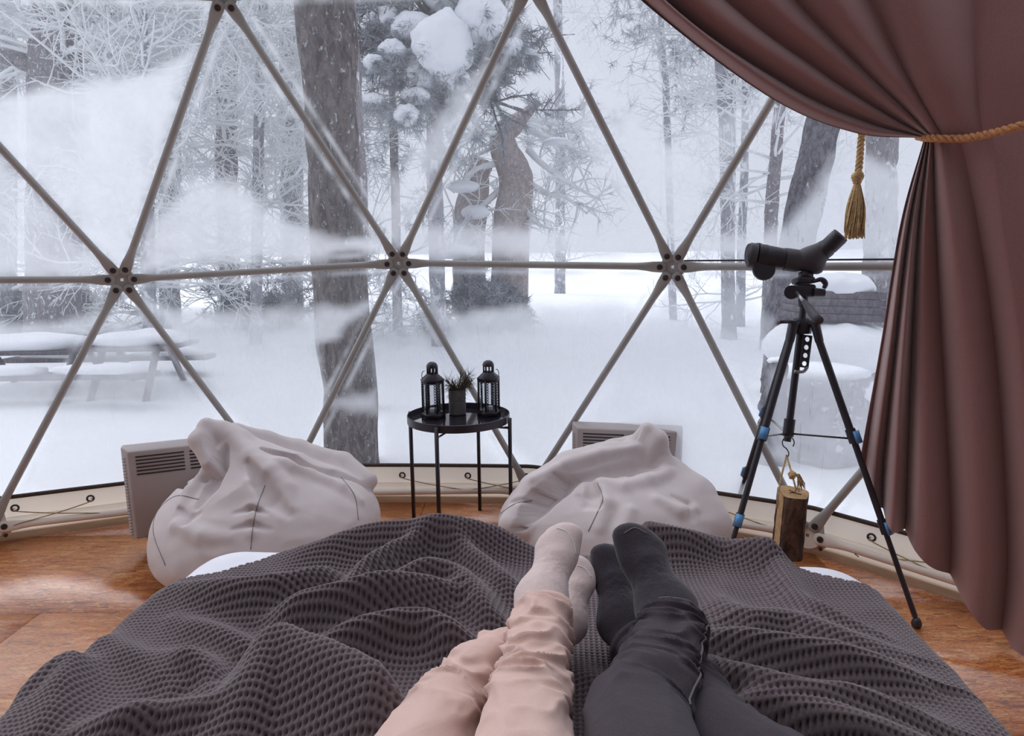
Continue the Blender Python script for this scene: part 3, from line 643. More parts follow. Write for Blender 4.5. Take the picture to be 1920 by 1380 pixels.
for k, (x, y, rr_, yy_, lb) in enumerate(((8, 12.5, .2, 12.5, 'frosted trunk at the far left edge beneath the rail'), (72, 14, .14, 14, 'narrow frosted trunk second from the left edge beneath the rail'), (150, 16, .2, 16, 'frosted trunk left of the leftmost hub beneath the rail'), (318, 14, .2, 14, 'frosted trunk right of the leftmost hub beneath the rail'), (1050, 22, .16, 22, 'faint far trunk right of the crooked pine'))):
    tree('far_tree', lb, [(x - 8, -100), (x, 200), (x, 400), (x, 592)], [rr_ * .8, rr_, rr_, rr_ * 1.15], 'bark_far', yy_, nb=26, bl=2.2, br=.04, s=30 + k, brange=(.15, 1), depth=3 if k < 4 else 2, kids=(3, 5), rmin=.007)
# evergreen scrub at the wood's edge
for k, (x, y, yy_, lb) in enumerate(((100, 560, 13, 'dark low evergreen scrub far left beneath the rail'), (490, 545, 13, 'dark low evergreen scrub left of the thick trunk beneath the rail'), (900, 545, 11.5, 'dark low evergreen scrub at the crooked pine foot'))):
    r = tag(empty('evergreen_shrub'), lb, 'shrub', 'evergreen scrub'); RNG = np.random.default_rng(50 + k); tips = []; mb = TW(); c = at(x, 592, yy_); c[2] = GROUND(c[0], c[1]) - .05
    for j in range(34):
        b = c + np.array([RNG.uniform(-.75, .75), RNG.uniform(-.4, .4), 0]); twigs(mb, b, (RNG.normal(0, .4), RNG.normal(0, .4), 1), RNG.uniform(.5, 1.0), .02, 2, .7, .03, (2, 4), 4, .2, .005, tips)
    mb.build('stems', M['bark_mid'], r, True, 'stuff'); tips = [tips[i] for i in RNG.choice(len(tips), min(420, len(tips)), replace=False)]
    V, Fc = needles(tips, 22, .15, .008, k); obj('needles', npmesh('needles', V, Fc), M['needle'], r, False, 'stuff')
# broad stump behind the tripod
st = tag(empty('tree_stump'), 'broad rough snow-capped stump seen through wet vinyl behind the tripod', 'stump')
c = at(1535, 800, 4.6); gz = GROUND(c[0], c[1]) - .1; mb = MB()
f = lambda V, t, th: .05 * fbm(V * 9, 4, 3) + .03 * np.cos(th * 3)
P = np.array([[c[0], c[1], z] for z in np.linspace(gz, at(1530, 702, 4.6)[2], 60)]); mb.tube(P, [.46, .40, .37, .36], 64, True, .8, None, False, f); mb.build('bark', M['bark_mid'], st)
clump((c[0], c[1], P[-1][2] + .01), (.33, .28, .06), 5, 'snow_cap', st)
st = tag(empty('tree_stump'), 'small jagged stump at the left foot of the broad one', 'stump')
c = at(1450, 780, 4.35); mb = MB(); P = np.array([[c[0], c[1], z] for z in np.linspace(GROUND(c[0], c[1]) - .1, at(1448, 678, 4.35)[2], 40)]); mb.tube(P, [.13, .09, .07], 28, True, None, None, False, lambda V, t, th: .02 * fbm(V * 16, 3, 6)); mb.build('bark', M['bark_dark'], st)
clump((c[0], c[1], P[-1][2] + .005), (.06, .06, .025), 6, 'snow_cap', st)
# wooden box behind the tripod head
bx = tag(empty('wooden_box'), 'frosted dark wooden box heaped with snow behind the tripod head', 'box')
a = at(1482, 600, 6.0); b = at(1632, 604, 6.0); a2 = at(1482, 545, 6.0); L = np.linalg.norm(b - a); hgt = a2[2] - a[2]; cx = (a + b) / 2; R = axes(b - a, (0, 0, 1)); zt = a2[2]; zb = a[2]
npk = 4
for k in range(npk):
    for sy in (-1, 1): MB().box((cx[0], cx[1], zb + (k + .5) * hgt / npk) + R @ np.array([0, sy * .22, 0]), (L, .025, hgt / npk - .006), R).build('plank', M['boxwood'], bx, False)
    for sx in (-1, 1): MB().box((cx[0], cx[1], zb + (k + .5) * hgt / npk) + R @ np.array([sx * (L / 2 - .012), 0, 0]), (.025, .415, hgt / npk - .006), R).build('plank', M['boxwood'], bx, False)
clump((cx[0], cx[1] - .02, zb - .25), (L / 2 + .22, .55, .27), 4, 'snow_drift', bx)
f = lambda p: s_ell(p, (cx[0], cx[1], zt + .01), (L / 2 + .02, .25, .14)) + .02 * fbm(p * 6, 3)
obj('snow_heap', star('snow_heap', (cx[0], cx[1], zt + .01), f, 80, 40, .8, floor=zt - .02), M['snow'], bx)
# snow-covered tables across the clearing
def picnic(name, label, px, py, y, Lx, h=.62):
    r = tag(empty(name), label, 'table', 'snow-buried picnic tables'); c = at(px, py, y); gz = GROUND(c[0], y); zt = c[2]
    for k in range(4): MB().box((c[0], y - .27 + k * .18, zt), (Lx, .165, .04)).build('plank', M['boxwood'], r, False)
    for sx in (-1, 1):
        for sy in (-1, 1): MB().tube([(c[0] + sx * (Lx / 2 - .22), y + sy * .12, zt - .02), (c[0] + sx * (Lx / 2 - .22), y + sy * .45, gz - .1)], .04, 4, True).build('leg', M['boxwood'], r, False)
        MB().box((c[0], y + sx * .62, gz + (zt - gz) * .55), (Lx, .24, .05)).build('bench_seat', M['boxwood'], r, False)
        clump((c[0], y + sx * .62, gz + (zt - gz) * .55 + .05), (Lx * .5, .13, .07), 5 + sx, 'snow_layer', r)
    clump((c[0], y, zt + .07), (Lx * .52, .38, .10), 9, 'snow_layer', r)
picnic('picnic_table', 'dark picnic table buried in snow beyond the leftmost hub', 255, 648, 6.9, 1.0)
picnic('picnic_table', 'dark picnic table buried in snow at the far left edge', 60, 655, 7.1, 1.5)
# ------------------------------------------------------------------ bed and waffle blanket
BX, BY, BZ, BRAD = .77, 1.49, .50, .10
TH = math.radians(5.0); PIV = np.array([0, 1.3])          # the bed stands a little askew
def bed2w(x, y): return PIV[0] + math.cos(TH) * (x - PIV[0]) + math.sin(TH) * (y - PIV[1]), PIV[1] - math.sin(TH) * (x - PIV[0]) + math.cos(TH) * (y - PIV[1])
def w2bed(x, y): return PIV[0] + math.cos(TH) * (x - PIV[0]) - math.sin(TH) * (y - PIV[1]), PIV[1] + math.sin(TH) * (x - PIV[0]) + math.cos(TH) * (y - PIV[1])
def bed_d(s, t):                                  # signed distance to the mattress outline seen from above
    qx = np.abs(s) - BX + BRAD; qy = np.abs(t - .46) - (BY - .46) + BRAD
    return np.hypot(np.maximum(qx, 0), np.maximum(qy, 0)) + np.minimum(np.maximum(qx, qy), 0) - BRAD
def outline(off=0, n=12, r=BRAD):
    o = []
    for cx, cy, a0 in ((BX - r, BY - r, 0), (-BX + r, BY - r, 90), (-BX + r, -.6 + r, 180), (BX - r, -.6 + r, 270)):
        for k in range(n + 1):
            a = math.radians(a0 + 90 * k / n); o.append((cx + (r + off) * math.cos(a), cy + (r + off) * math.sin(a)))
    return o
bed = tag(empty('bed'), 'low double bed with white sheet showing at its far corners', 'bed')
def slab(name, lev, m, rnd=False):
    mb = MB(); V = []; n = len(outline())
    for z, off in lev: V += [(*bed2w(x, y), z) for x, y in outline(off)]
    k = len(lev); Fc = [(i * n + j, i * n + (j + 1) % n, (i + 1) * n + (j + 1) % n, (i + 1) * n + j) for i in range(k - 1) for j in range(n)]
    mb.add(V, Fc + [tuple(range(n))[::-1], tuple(range((k - 1) * n, k * n))]); return mb.build(name, m, bed)
slab('bed_frame', [(.0, -.06), (.20, -.06), (.20, -.02), (.235, -.02)], M['logwood'])
slab('mattress', [(.236, -.03), (.25, -.01), (.27, -.004), (.43, -.004), (.465, -.012), (.478, -.03), (.482, -.07)], M['sheet'])
slab('sheet', [(.30, .002), (.44, .002), (.472, -.008), (.486, -.03), (.490, -.08)], M['sheet'])
def bump_ridges(s, t, ridges):
    acc = np.zeros_like(s)
    for (wn, wf), pts in ridges:                  # near and far half-widths, crest points (px, py, height)
        C = np.array([(*w2bed(*pxZ(x, y, BZ + 1.45 * h)[:2]), 1.45 * h) for x, y, h in pts]); best = np.zeros_like(s)
        C = catmull(C, 6 * len(C)) if len(C) > 2 else C
        for a, b in zip(C[:-1], C[1:]):
            d = b[:2] - a[:2]; L2 = d @ d + 1e-12; u = np.clip(((s - a[0]) * d[0] + (t - a[1]) * d[1]) / L2, 0, 1)
            ex = s - a[0] - u * d[0]; ey = t - a[1] - u * d[1]; dist = np.hypot(ex, ey)
            wd = np.where(ey < 0, wn, wf); hh = a[2] + u * (b[2] - a[2])
            best = np.maximum(best, hh / (1 + (dist / wd) ** 2 * (1 + .6 * dist / wd)))
        acc = acc + np.maximum(best, 0) ** 3
    return acc ** (1 / 3)
RIDGES = [
    ((.05, .03), [(540, 1042, .012), (600, 1018, .04), (680, 990, .06), (760, 977, .072), (860, 975, .072), (940, 995, .045), (1012, 1040, .008)]),
    ((.040, .04), [(330, 1100, .025), (420, 1092, .052), (520, 1085, .062), (600, 1070, .055), (640, 1090, .02)]),
    ((.035, .05), [(520, 1160, .03), (560, 1122, .06), (640, 1100, .075), (720, 1082, .08), (800, 1088, .06), (860, 1110, .03)]),
    ((.03, .04), [(655, 1095, .05), (690, 1050, .06), (750, 1015, .06), (830, 1003, .05), (900, 1040, .045), (960, 1100, .03), (985, 1150, .015)]),
    ((.03, .05), [(740, 1085, .05), (800, 1055, .06), (860, 1072, .05), (920, 1130, .045), (975, 1165, .02)]),
    ((.030, .05), [(600, 1210, .03), (680, 1165, .055), (780, 1150, .06), (860, 1175, .055), (940, 1215, .03)]),
    ((.085, .028), [(462, 1352, .03), (478, 1290, .065), (505, 1215, .09), (524, 1170, .105), (580, 1190, .105), (680, 1232, .105), (780, 1280, .10), (900, 1340, .085)]),
    ((.03, .04), [(330, 1165, .015), (400, 1180, .03), (460, 1205, .035), (510, 1235, .03)]),
    ((.03, .04), [(300, 1235, .02), (350, 1225, .04), (385, 1245, .04), (400, 1290, .03)]),
    ((.03, .05), [(175, 1360, .03), (240, 1328, .05), (300, 1325, .045), (370, 1322, .05), (450, 1330, .04)]),
    ((.04, .03), [(60, 1270, .02), (135, 1232, .03), (118, 1280, .03), (95, 1350, .02)]),
    ((.03, .03), [(200, 1200, .012), (260, 1230, .02), (330, 1290, .02)]),
    ((.03, .03), [(1208, 990, .055), (1222, 985, .06), (1290, 1000, .05), (1360, 1015, .03)]),
    ((.035, .03), [(1360, 1018, .03), (1438, 1011, .05), (1462, 1050, .03), (1500, 1110, .03), (1560, 1150, .03), (1640, 1190, .02)]),
    ((.03, .05), [(1330, 1120, .01), (1400, 1150, .03), (1480, 1155, .03), (1580, 1190, .03), (1690, 1240, .015)]),
    ((.028, .06), [(1330, 1195, .035), (1400, 1190, .05), (1500, 1205, .05), (1600, 1225, .045), (1720, 1280, .02)]),
    ((.028, .05), [(1325, 1235, .05), (1400, 1262, .065), (1500, 1290, .065), (1600, 1300, .06), (1700, 1335, .04), (1790, 1375, .02)]),
    ((.03, .05), [(1370, 1345, .05), (1420, 1310, .06), (1520, 1330, .06), (1620, 1350, .055), (1740, 1400, .03)]),
    ((.03, .04), [(1080, 1230, .03), (1120, 1225, .045), (1170, 1260, .03)]),
]
def blanket():
    cell = .0094; st = cell / 4
    S = np.arange(-.93, .93, st); T = np.concatenate([np.linspace(-.35, .60, 60)[:-1], np.arange(.60, 1.74, st)])
    s, t = np.meshgrid(S, T); rd = RIDGES
    h = np.zeros_like(s); sub = 4                  # folds are smooth: work them out on a coarser grid
    Sc = np.linspace(S[0], S[-1], len(S) // sub); Tc = np.linspace(.45, T[-1], len(T) // sub)
    sc, tc = np.meshgrid(Sc, Tc)
    hc = bump_ridges(sc, tc, rd)
    q = np.stack([sc * 3.5 + .6 * fbm(np.stack([sc * 3, tc * 3, 0 * sc], -1), 2), tc * 7, 0 * sc], -1)
    hc = hc + .008 * (1 - np.abs(fbm(q, 2, 3))) +   .0018 * fbm(np.stack([sc * 16, tc * 16, 0 * sc], -1), 2, 8)
    leg = np.minimum(s_cap(np.stack([sc, tc, 0 * sc], -1), (-.06, .5, 0), (.10, 1.15, 0), .09), s_cap(np.stack([sc, tc, 0 * sc], -1), (.19, .5, 0), (.19, 1.15, 0), .10))
    hc = hc * (.35 + .65 * sstep(-.04, .06, leg))
    fi = np.clip((s - Sc[0]) / (Sc[1] - Sc[0]), 0, len(Sc) - 1.001); fj = np.clip((t - Tc[0]) / (Tc[1] - Tc[0]), 0, len(Tc) - 1.001)
    i, j = fi.astype(int), fj.astype(int); u, v = fi - i, fj - j
    h = (hc[j, i] * (1 - u) + hc[j, i + 1] * u) * (1 - v) + (hc[j + 1, i] * (1 - u) + hc[j + 1, i + 1] * u) * v
    d = bed_d(s, t); e = 1e-3; nx = (bed_d(s + e, t) - d) / e; ny = (bed_d(s, t + e) - d) / e
    rho = .06; dd = np.clip(d + rho, 0, None); a = np.clip(dd / rho, 0, math.pi / 2); over = np.clip(dd - rho * math.pi / 2, 0, None)
    hor = rho * np.sin(a) + over * .10 - dd; ver = -rho * (1 - np.cos(a)) - over
    wav = over * .22 * np.sin(18 * (s - t)) * sstep(0, .1, over)
    P = np.stack([s + nx * (hor + wav), t + ny * (hor + wav), BZ + .004 + ver], -1)
    up = np.cos(a); P[..., 2] += h * np.maximum(up, .0) ; k = h * np.sin(a) * .6; P[..., 0] += nx * k; P[..., 1] += ny * k
    P[..., 0], P[..., 1] = bed2w(P[..., 0], P[..., 1])
    N = np.cross(np.gradient(P, axis=1), np.gradient(P, axis=0)); N /= np.linalg.norm(N, axis=-1)[..., None] + 1e-12
    pit = ((.5 - .5 * np.cos(2 * np.pi * s / cell)) * (.5 - .5 * np.cos(2 * np.pi * t / cell))) ** 1.5
    P = P - N * (.0085 * pit * (t > .6))[..., None]
    tf = 1.67 - .02 * np.sin(7 * s); tf = np.where(s < -.42, np.minimum(tf, 1.475 - (-.42 - s) * .68), tf); tf = np.where(s > .42, np.minimum(tf, 1.475 - (s - .42) * .45), tf)
    ok = (t < tf); Q = gridquads(*s.shape); Q = Q[ok.ravel()[Q].all(1)]
    use = np.unique(Q); mp = np.full(s.size, -1, np.int64); mp[use] = np.arange(len(use))
    return npmesh('waffle_blanket', P.reshape(-1, 3)[use], mp[Q])
tag(obj('waffle_blanket', blanket(), M['blanket']), 'crumpled dark grey-brown waffle-weave blanket spread over the bed', 'blanket')
# ------------------------------------------------------------------ the two people: crossed legs stretched out on the bed
def limb(name, pts, rad, m, parent, wr=.006, freq=38, s=0, n=96, seg=220, flat=.92, cuff=True, seams=None):
    P = catmull(pts, seg); L = np.sum(np.linalg.norm(np.diff(P, axis=0), axis=1))
    def disp(V, t, th):
        C, S = np.cos(th) + 0 * t, np.sin(th) + 0 * t; tt = t * L + 0 * th
        w1 = fbm(np.stack([C * .7 + s, S * .7, tt * freq * .22], -1), 2, s)
        q = np.stack([C * .9 + s, S * .9, tt * freq * .5 + 1.1 * C + 1.3 * w1], -1)
        rg = np.clip(1 - np.abs(fbm(q, 2, s + 5)), 0, 1) ** 2.2
        near = .55 + .45 * sstep(.40, .95, t)
        o = wr * (rg - .35) * near + wr * .25 * fbm(q * (1.6, 1.6, 1.5), 1, s + 11) * near
        if cuff: o = o * (1 - .6 * sstep(.97, .985, t)) + .0035 * sstep(.978, .981, t) * (1 - .9 * sstep(.997, 1, t))
        return o
    mb = MB(); mb.tube(P, rad, n, True, flat, None, False, disp); return mb, P
def foot(name, ank, toe, dors, leg, m, parent, wd=1.0, s=0, ms=1, seam_px=None):
    ank, toe = np.array(ank), np.array(toe); e1 = nz(toe - ank); e2 = nz(np.asarray(dors, float) - e1 * (np.asarray(dors) @ e1)); e3 = np.cross(e1, e2)
    k = np.linalg.norm(toe - ank) / .180; R = np.column_stack([e1, e2, e3]); lg = (nz(np.asarray(leg) - ank) @ R) * .13
    def f(p):
        g = ((p - ank) @ R) / k; g[:, 2] *= .80 / wd
        d = s_cap(g, lg, (.004, -.004, 0), .036, .034)                                   # lower leg into ankle
        d = smin(d, s_ell(g, (.0, -.048, 0), (.036, .034, .028)), .035)                  # heel
        d = smin(d, s_cap(g, (.010, -.008, 0), (.085, -.020, .0), .034, .029), .04)      # instep
        d = smin(d, s_ell(g, (.118, -.026, .0), (.050, .022, .034)), .03)                # ball
        for zz, xx, r_ in ((.018, .166, .0150), (.005, .164, .0115), (-.006, .155, .011), (-.015, .143, .0105), (-.023, .128, .0105)):
            d = smin(d, s_cap(g, (.110, -.020, zz * ms), (xx - r_, -.018, zz * ms), .012, r_), .016)   # toes under the knit
        return d * k * .8
    c = ank + R @ np.array([.050, -.016, 0]) * k
    o = obj(name, star(name, c, f, 130, 100, .26 * k, lambda V: .0006 * fbm(V * 120, 2, s)), m, parent)
    if seam_px:
        P = march(f, catmull([(x, y, 0) for x, y in seam_px], 30)[:, :2]); P = P[np.abs(f(P)) < .01]
        if len(P) > 5: MB().tube(P, .0013, 5).build('toe_seam', M['wax'] if s < 3 else M['stitch'], o)
    return o
p1 = tag(empty('person'), 'person in dusty pink trousers and pale socks, ankles crossed, legs only', 'person', 'two people stretched out on the bed')
hipA, hipB = np.array([.05, -.12, .66]), np.array([-.16, -.12, .66])
aA = pxD(1012, 1128, 1.0); tA = pxD(1064, 962, 1.10)
aB = pxD(1062, 1172, 1.09); tB = pxD(1100, 1032, 1.17)
mb, P = limb('trousers', [hipA, [.02, .28, .70], pxD(985, 1400, .72), pxD(1000, 1262, .85), pxD(1022, 1150, .985)], [.088, .075, .054, .046, .041], M['pink'], p1, .013, 36, 1)
mb2, P2 = limb('trousers', [hipB, [-.15, .30, .66], pxD(800, 1400, .80), pxD(915, 1260, .94), pxD(1030, 1205, 1.05)], [.088, .074, .054, .048, .040], M['pink'], p1, .013, 36, 4)
mb.build('trouser_leg', M['pink'], p1); mb2.build('trouser_leg', M['pink'], p1)
MB().tube(catmull([(-.20, -.14, .66), (-.055, -.16, .67), (.09, -.14, .66)], 12), [.07, .1, .07], 24).build('trouser_seat', M['pink'], p1)
foot('sock', aA, tA, (-.05, -.55, .8), pxD(1010, 1200, .92), M['pinksock'], p1, .86, 1, 1, [(1044, 990), (1062, 997), (1075, 1015), (1080, 1040)])
foot('sock', aB, tB, (.10, -.55, .8), pxD(1020, 1215, 1.03), M['pinksock'], p1, .84, 2, -1, [(1082, 1060), (1096, 1066), (1108, 1082)])
p2 = tag(empty('person'), 'person in faded black jeans and charcoal socks, ankles crossed, legs only', 'person', 'two people stretched out on the bed')
hipC, hipD = np.array([.22, -.12, .67]), np.array([.42, -.12, .66])
aC = pxD(1256, 1146, 1.00); tC = pxD(1182, 962, 1.10)
aD = pxD(1170, 1172, 1.10); tD = pxD(1138, 1004, 1.19)
mb, P = limb('jeans', [hipC, [.165, .28, .70], pxD(1200, 1400, .72), pxD(1228, 1285, .84), pxD(1250, 1222, .915), pxD(1264, 1172, .98)], [.092, .080, .063, .055, .050, .047], M['denim'], p2, .011, 30, 2)
mb2, P2 = limb('jeans', [hipD, [.42, .28, .66], pxD(1352, 1400, .79), pxD(1285, 1290, .95), pxD(1186, 1212, 1.07)], [.092, .078, .060, .052, .043], M['denim'], p2, .011, 30, 7)
mb.build('jeans_leg', M['denim'], p2); mb2.build('jeans_leg', M['denim'], p2)
MB().tube(catmull([(.18, -.14, .67), (.32, -.16, .68), (.46, -.14, .66)], 12), [.07, .1, .07], 24).build('jeans_seat', M['denim'], p2)
V = mb.v[0].reshape(220, 96, 3); vp = [int(np.argmax((V[170] - P[170]) @ nz(RT * .74 + (CAM - P[170]) / np.linalg.norm(CAM - P[170]) * .66)))] * 220
sm_ = np.array([V[i, vp[i]] for i in range(105, 220)]); sm_ = np.array([sm_[max(0, i - 3):i + 4].mean(0) for i in range(len(sm_))]); MB().tube(sm_ + nz(RT + np.array([0, -.6, .8])) * .0015, .0016, 6).build('side_seam', M['stitch'], p2)
MB().tube(np.vstack([V[216] + (V[216] - P[216]) * .012, V[216][:1] + (V[216][:1] - P[216]) * .012]), .0012, 5).build('hem_stitching', M['stitch'], p2)
foot('sock', aC, tC, (.08, -.55, .8), pxD(1268, 1230, .90), M['blacksock'], p2, .95, 3, -1, [(1170, 1000), (1190, 990), (1212, 1000)])
foot('sock', aD, tD, (-.05, -.55, .8), pxD(1200, 1225, 1.04), M['blacksock'], p2, .92, 4, -1)
# ------------------------------------------------------------------ bean bags
def seam(cover, pts, parent, r=.0017):             # laid on the finished cover by casting rays at it
    from mathutils.bvhtree import BVHTree
    bv = BVHTree.FromPolygons([v.co for v in cover.data.vertices], [p.vertices[:] for p in cover.data.polygons]); P = []
    for x, y in catmull([(x, y, 0) for x, y in pts], 40)[:, :2]:
        d = nz(FW + RT * ((x - 960) / F_PX) - UP * ((y - 690) / F_PX)); h = bv.ray_cast(Vector(CAM), Vector(d))
        if h[0] is not None: P.append(np.array(h[0]) - d * .0008)
    MB().tube(P, r, 5).build('seam', M['seam'], parent)
def D3(L, d): return [pxD(x, y, dd if dd else d) for x, y, dd in [(q + (0,))[:3] for q in L]]
VR = lambda P: (P - CAM) / np.linalg.norm(P - CAM, axis=1)[:, None]
def features(base, ridges, creases):               # soft folds laid on the surface: (radius, depth below surface, blend, picture points)
    rid = []; cre = []
    for r, sink, k, L in ridges: P = march(base, L); rid.append((P + VR(P) * sink, np.interp(np.linspace(0, 1, len(L)), [0, .25, .75, 1], [r * .6, r, r, r * .4]), k))
    for r, sink, k, L in creases: P = march(base, L); cre.append((P + VR(P) * sink, np.interp(np.linspace(0, 1, len(L)), [0, .3, .7, 1], [r * .35, r, r, r * .35]), k))
    def f(p):
        d = base(p)
        for P, r, k in rid: d = smin(d, s_chain(p, P, r, .012), k)
        for P, r, k in cre: d = smax(d, -s_chain(p, P, r, .008), k)
        return smax(d, .004 - p[:, 2], .05)
    return f
def base1(p):
    d = s_ell(p, (-.945, 2.42, .205), (.415, .37, .225)); d = smin(d, s_ell(p, (-.945, 2.37, .14), (.40, .36, .17)), .08)
    d = smin(d, s_cap(p, pxD(478, 905, 2.5), pxD(424, 826, 2.5), .19, .05), .09)
    d = smin(d, s_chain(p, D3([(440, 832, 2.5), (412, 812, 2.48), (388, 800, 2.46)], 0), (.06, .04, .026)), .04)
    d = smin(d, s_chain(p, D3([(388, 800, 2.46), (374, 826, 2.42), (392, 868, 2.38)], 0), (.026, .034, .028)), .02)
    d = smin(d, s_chain(p, D3([(400, 804, 2.52), (440, 814, 2.58), (500, 832, 2.66), (560, 848, 2.70), (640, 872, 2.70), (690, 902, 2.64)], 0), (.02, .036, .044, .05, .048, .035)), .02)
    return d
bag1 = features(base1,
    [(.030, .012, .035, [(436, 818), (470, 855), (505, 885), (530, 920), (546, 952)]), (.026, .010, .03, [(412, 848), (392, 885), (360, 922), (338, 955)]), (.03, .012, .03, [(312, 915), (345, 900), (392, 884)]),
     (.022, .010, .03, [(520, 868), (580, 890), (640, 915), (672, 940)]), (.02, .010, .03, [(470, 905), (478, 950), (474, 1000)]), (.022, .012, .03, [(330, 985), (380, 1005), (430, 1010)])],
    [(.034, .004, .012, [(424, 842), (412, 880), (396, 915), (372, 950)]), (.032, .006, .010, [(492, 846), (560, 868), (630, 888), (692, 922)]), (.016, -.002, .015, [(312, 932), (350, 914), (394, 898)]),
     (.026, -.006, .018, [(466, 868), (488, 905), (512, 940), (540, 965)]), (.012, -.002, .012, [(384, 818), (396, 842), (402, 864)]), (.010, -.001, .012, [(440, 962), (470, 955), (500, 962)]), (.010, -.001, .012, [(436, 992), (470, 984), (505, 992)]), (.014, -.002, .02, [(335, 955), (350, 975), (372, 962)])])
def base2(p):
    d = s_ell(p, (.37, 2.44, .185), (.42, .36, .215)); d = smin(d, s_ell(p, (.385, 2.40, .13), (.405, .35, .17)), .08)
    d = smin(d, s_cap(p, pxD(1180, 960, 2.62), pxD(1222, 900, 2.66), .22, .11), .12)
    d = smin(d, s_chain(p, D3([(968, 985, 2.36), (1010, 925, 2.44), (1070, 884, 2.52), (1150, 860, 2.57), (1215, 846, 2.58)], 0), (.06, .075, .075, .06, .045)), .03)
    d = smin(d, s_chain(p, D3([(1080, 852, 2.64), (1150, 840, 2.64), (1210, 828, 2.62)], 0), (.02, .03, .032)), .012)
    d = smin(d, s_chain(p, D3([(1184, 834, 2.60), (1213, 810, 2.58), (1232, 828, 2.56), (1240, 874, 2.56)], 0), (.022, .028, .038, .034)), .018)
    d = smin(d, s_chain(p, D3([(1330, 985, 2.42), (1297, 930, 2.5), (1256, 894, 2.56)], 0), (.08, .08, .06)), .06)
    return d
bag2 = features(base2,
    [(.024, .008, .03, [(1125, 910), (1135, 945), (1125, 990)]), (.026, .012, .03, [(1250, 890), (1215, 905), (1170, 915), (1130, 905)]), (.02, .01, .03, [(1230, 940), (1270, 960), (1300, 955)]), (.02, .01, .03, [(1180, 960), (1165, 1000), (1150, 1030)]), (.018, .006, .02, [(1000, 900), (1060, 872), (1130, 852), (1190, 842)])],
    [(.046, .010, .010, [(975, 992), (1010, 945), (1050, 916), (1085, 902)]), (.036, .006, .010, [(1085, 900), (1140, 888), (1190, 880), (1232, 872)]), (.030, -.006, .015, [(1106, 903), (1112, 925), (1122, 948)]), (.014, -.002, .012, [(1214, 838), (1226, 856), (1222, 874)]), (.016, -.002, .02, [(1085, 930), (1100, 945), (1122, 950)]),
     (.012, -.002, .014, [(1180, 892), (1205, 880), (1232, 886)]), (.010, -.002, .014, [(1262, 930), (1290, 945), (1300, 975)]), (.008, -.001, .01, [(955, 945), (975, 938), (998, 940)])])
wr = lambda V: .006 * fbm(V * 6, 3, 2) + .0035 * (1 - np.abs(fbm(V * (8, 8, 14), 2, 5))) 
b1 = tag(empty('beanbag_chair'), 'grey slumped beanbag in front of the left heater', 'beanbag', 'two grey beanbags by the window')
cv1 = obj('cover', star('cover', (-.945, 2.42, .20), bag1, 300, 190, .95, wr, .05, .004), M['bag'], b1)
seam(cv1, [(372, 936), (330, 930), (296, 958), (288, 1000), (310, 1060)], b1); seam(cv1, [(497, 910), (482, 950), (474, 990), (470, 1030)], b1); seam(cv1, [(640, 895), (665, 930), (672, 975)], b1)
b2 = tag(empty('beanbag_chair'), 'grey slumped beanbag in front of the right heater', 'beanbag', 'two grey beanbags by the window')
cv2 = obj('cover', star('cover', (.38, 2.44, .18), bag2, 300, 190, .95, wr, .05, .004), M['bag'], b2)
seam(cv2, [(1120, 905), (1130, 935), (1118, 965), (1103, 996)], b2); seam(cv2, [(935, 965), (965, 945), (998, 938)], b2)
# ------------------------------------------------------------------ convector heaters against the window
def heater(label, c, ang, W=.50, H=.36, T=.085, lights=False):
    r = tag(empty('convector_heater'), label, 'heater', 'two grey heaters on the window wall'); R = rotz(ang); c = np.asarray(c, float)
    P = lambda x, y, z: c + R @ np.array([x, y, z])     # local -y faces into the room
    mb = MB(); pr = [(0, 0), (0, H), (T * .8, H), (T, H * .985), (T, 0)]  # y from the back
    # bevelled body: back slab and front face drawn in at the edges
    bev = .03; V = []
    for y, ix, iz in ((0, 0, 0), (-T * .45, 0, 0), (-T, bev, .012)):
        V += [P(-W / 2 + ix, y, iz * .6), P(W / 2 - ix, y, iz * .6), P(W / 2 - ix, y, H - iz), P(-W / 2 + ix, y, H - iz)]
    mb.add(V, [(0, 1, 2, 3), (11, 10, 9, 8)] + [(k * 4 + j, k * 4 + 4 + j, k * 4 + 4 + (j + 1) % 4, k * 4 + (j + 1) % 4) for k in range(2) for j in range(4)])
    b = mb.build('body', M['plastic'], r, False); bm = b.modifiers.new('soft_edges', 'BEVEL'); bm.width = .006; bm.segments = 3; bm.limit_method = 'ANGLE'
    for j in range(6):
        for x0, x1 in ((-W / 2 + .055, -.01), (.01, W / 2 - .055)):
            MB().box(P((x0 + x1) / 2, -T - .0002, H - .035 - j * .0145), (x1 - x0, .004, .0055), R).build('vent_slot', M['slot'], r, False)
    for sx in (-1, 1):
        for j in range(26): MB().box(P(sx * (W / 2 - .0165), -T * .60, .02 + j * (H - .05) / 26), (.016, T * .30, .0045), R @ rotz(sx * .55)).build('side_rib', M['plastic'], r, False)
    if lights:
        for k, (x, z) in enumerate(((.05, -.062), (.062, -.066), (.055, -.076))): MB().lathe([(.003, 0), (.002, .0015)], 8, P(x, -T - .001, H + z), axes((1, 0, 0), -R[:, 1])).build('indicator', M['wax'], r)
    for sx in (-1, 1): MB().box(P(sx * .16, -T * .5, -.036), (.03, T * .8, .075), R).build('foot', M['plastic'], r, False)
    return r
hl = pxD(357, 890, 2.80); hr = pxD(1174, 880, 3.02)
heater('grey convector heater behind the left beanbag', (hl[0], hl[1], .075), math.radians(23), .48, .385, .085, True)
heater('grey convector heater behind the right beanbag', (hr[0], hr[1], .075), math.radians(-12), .49, .375, .085)
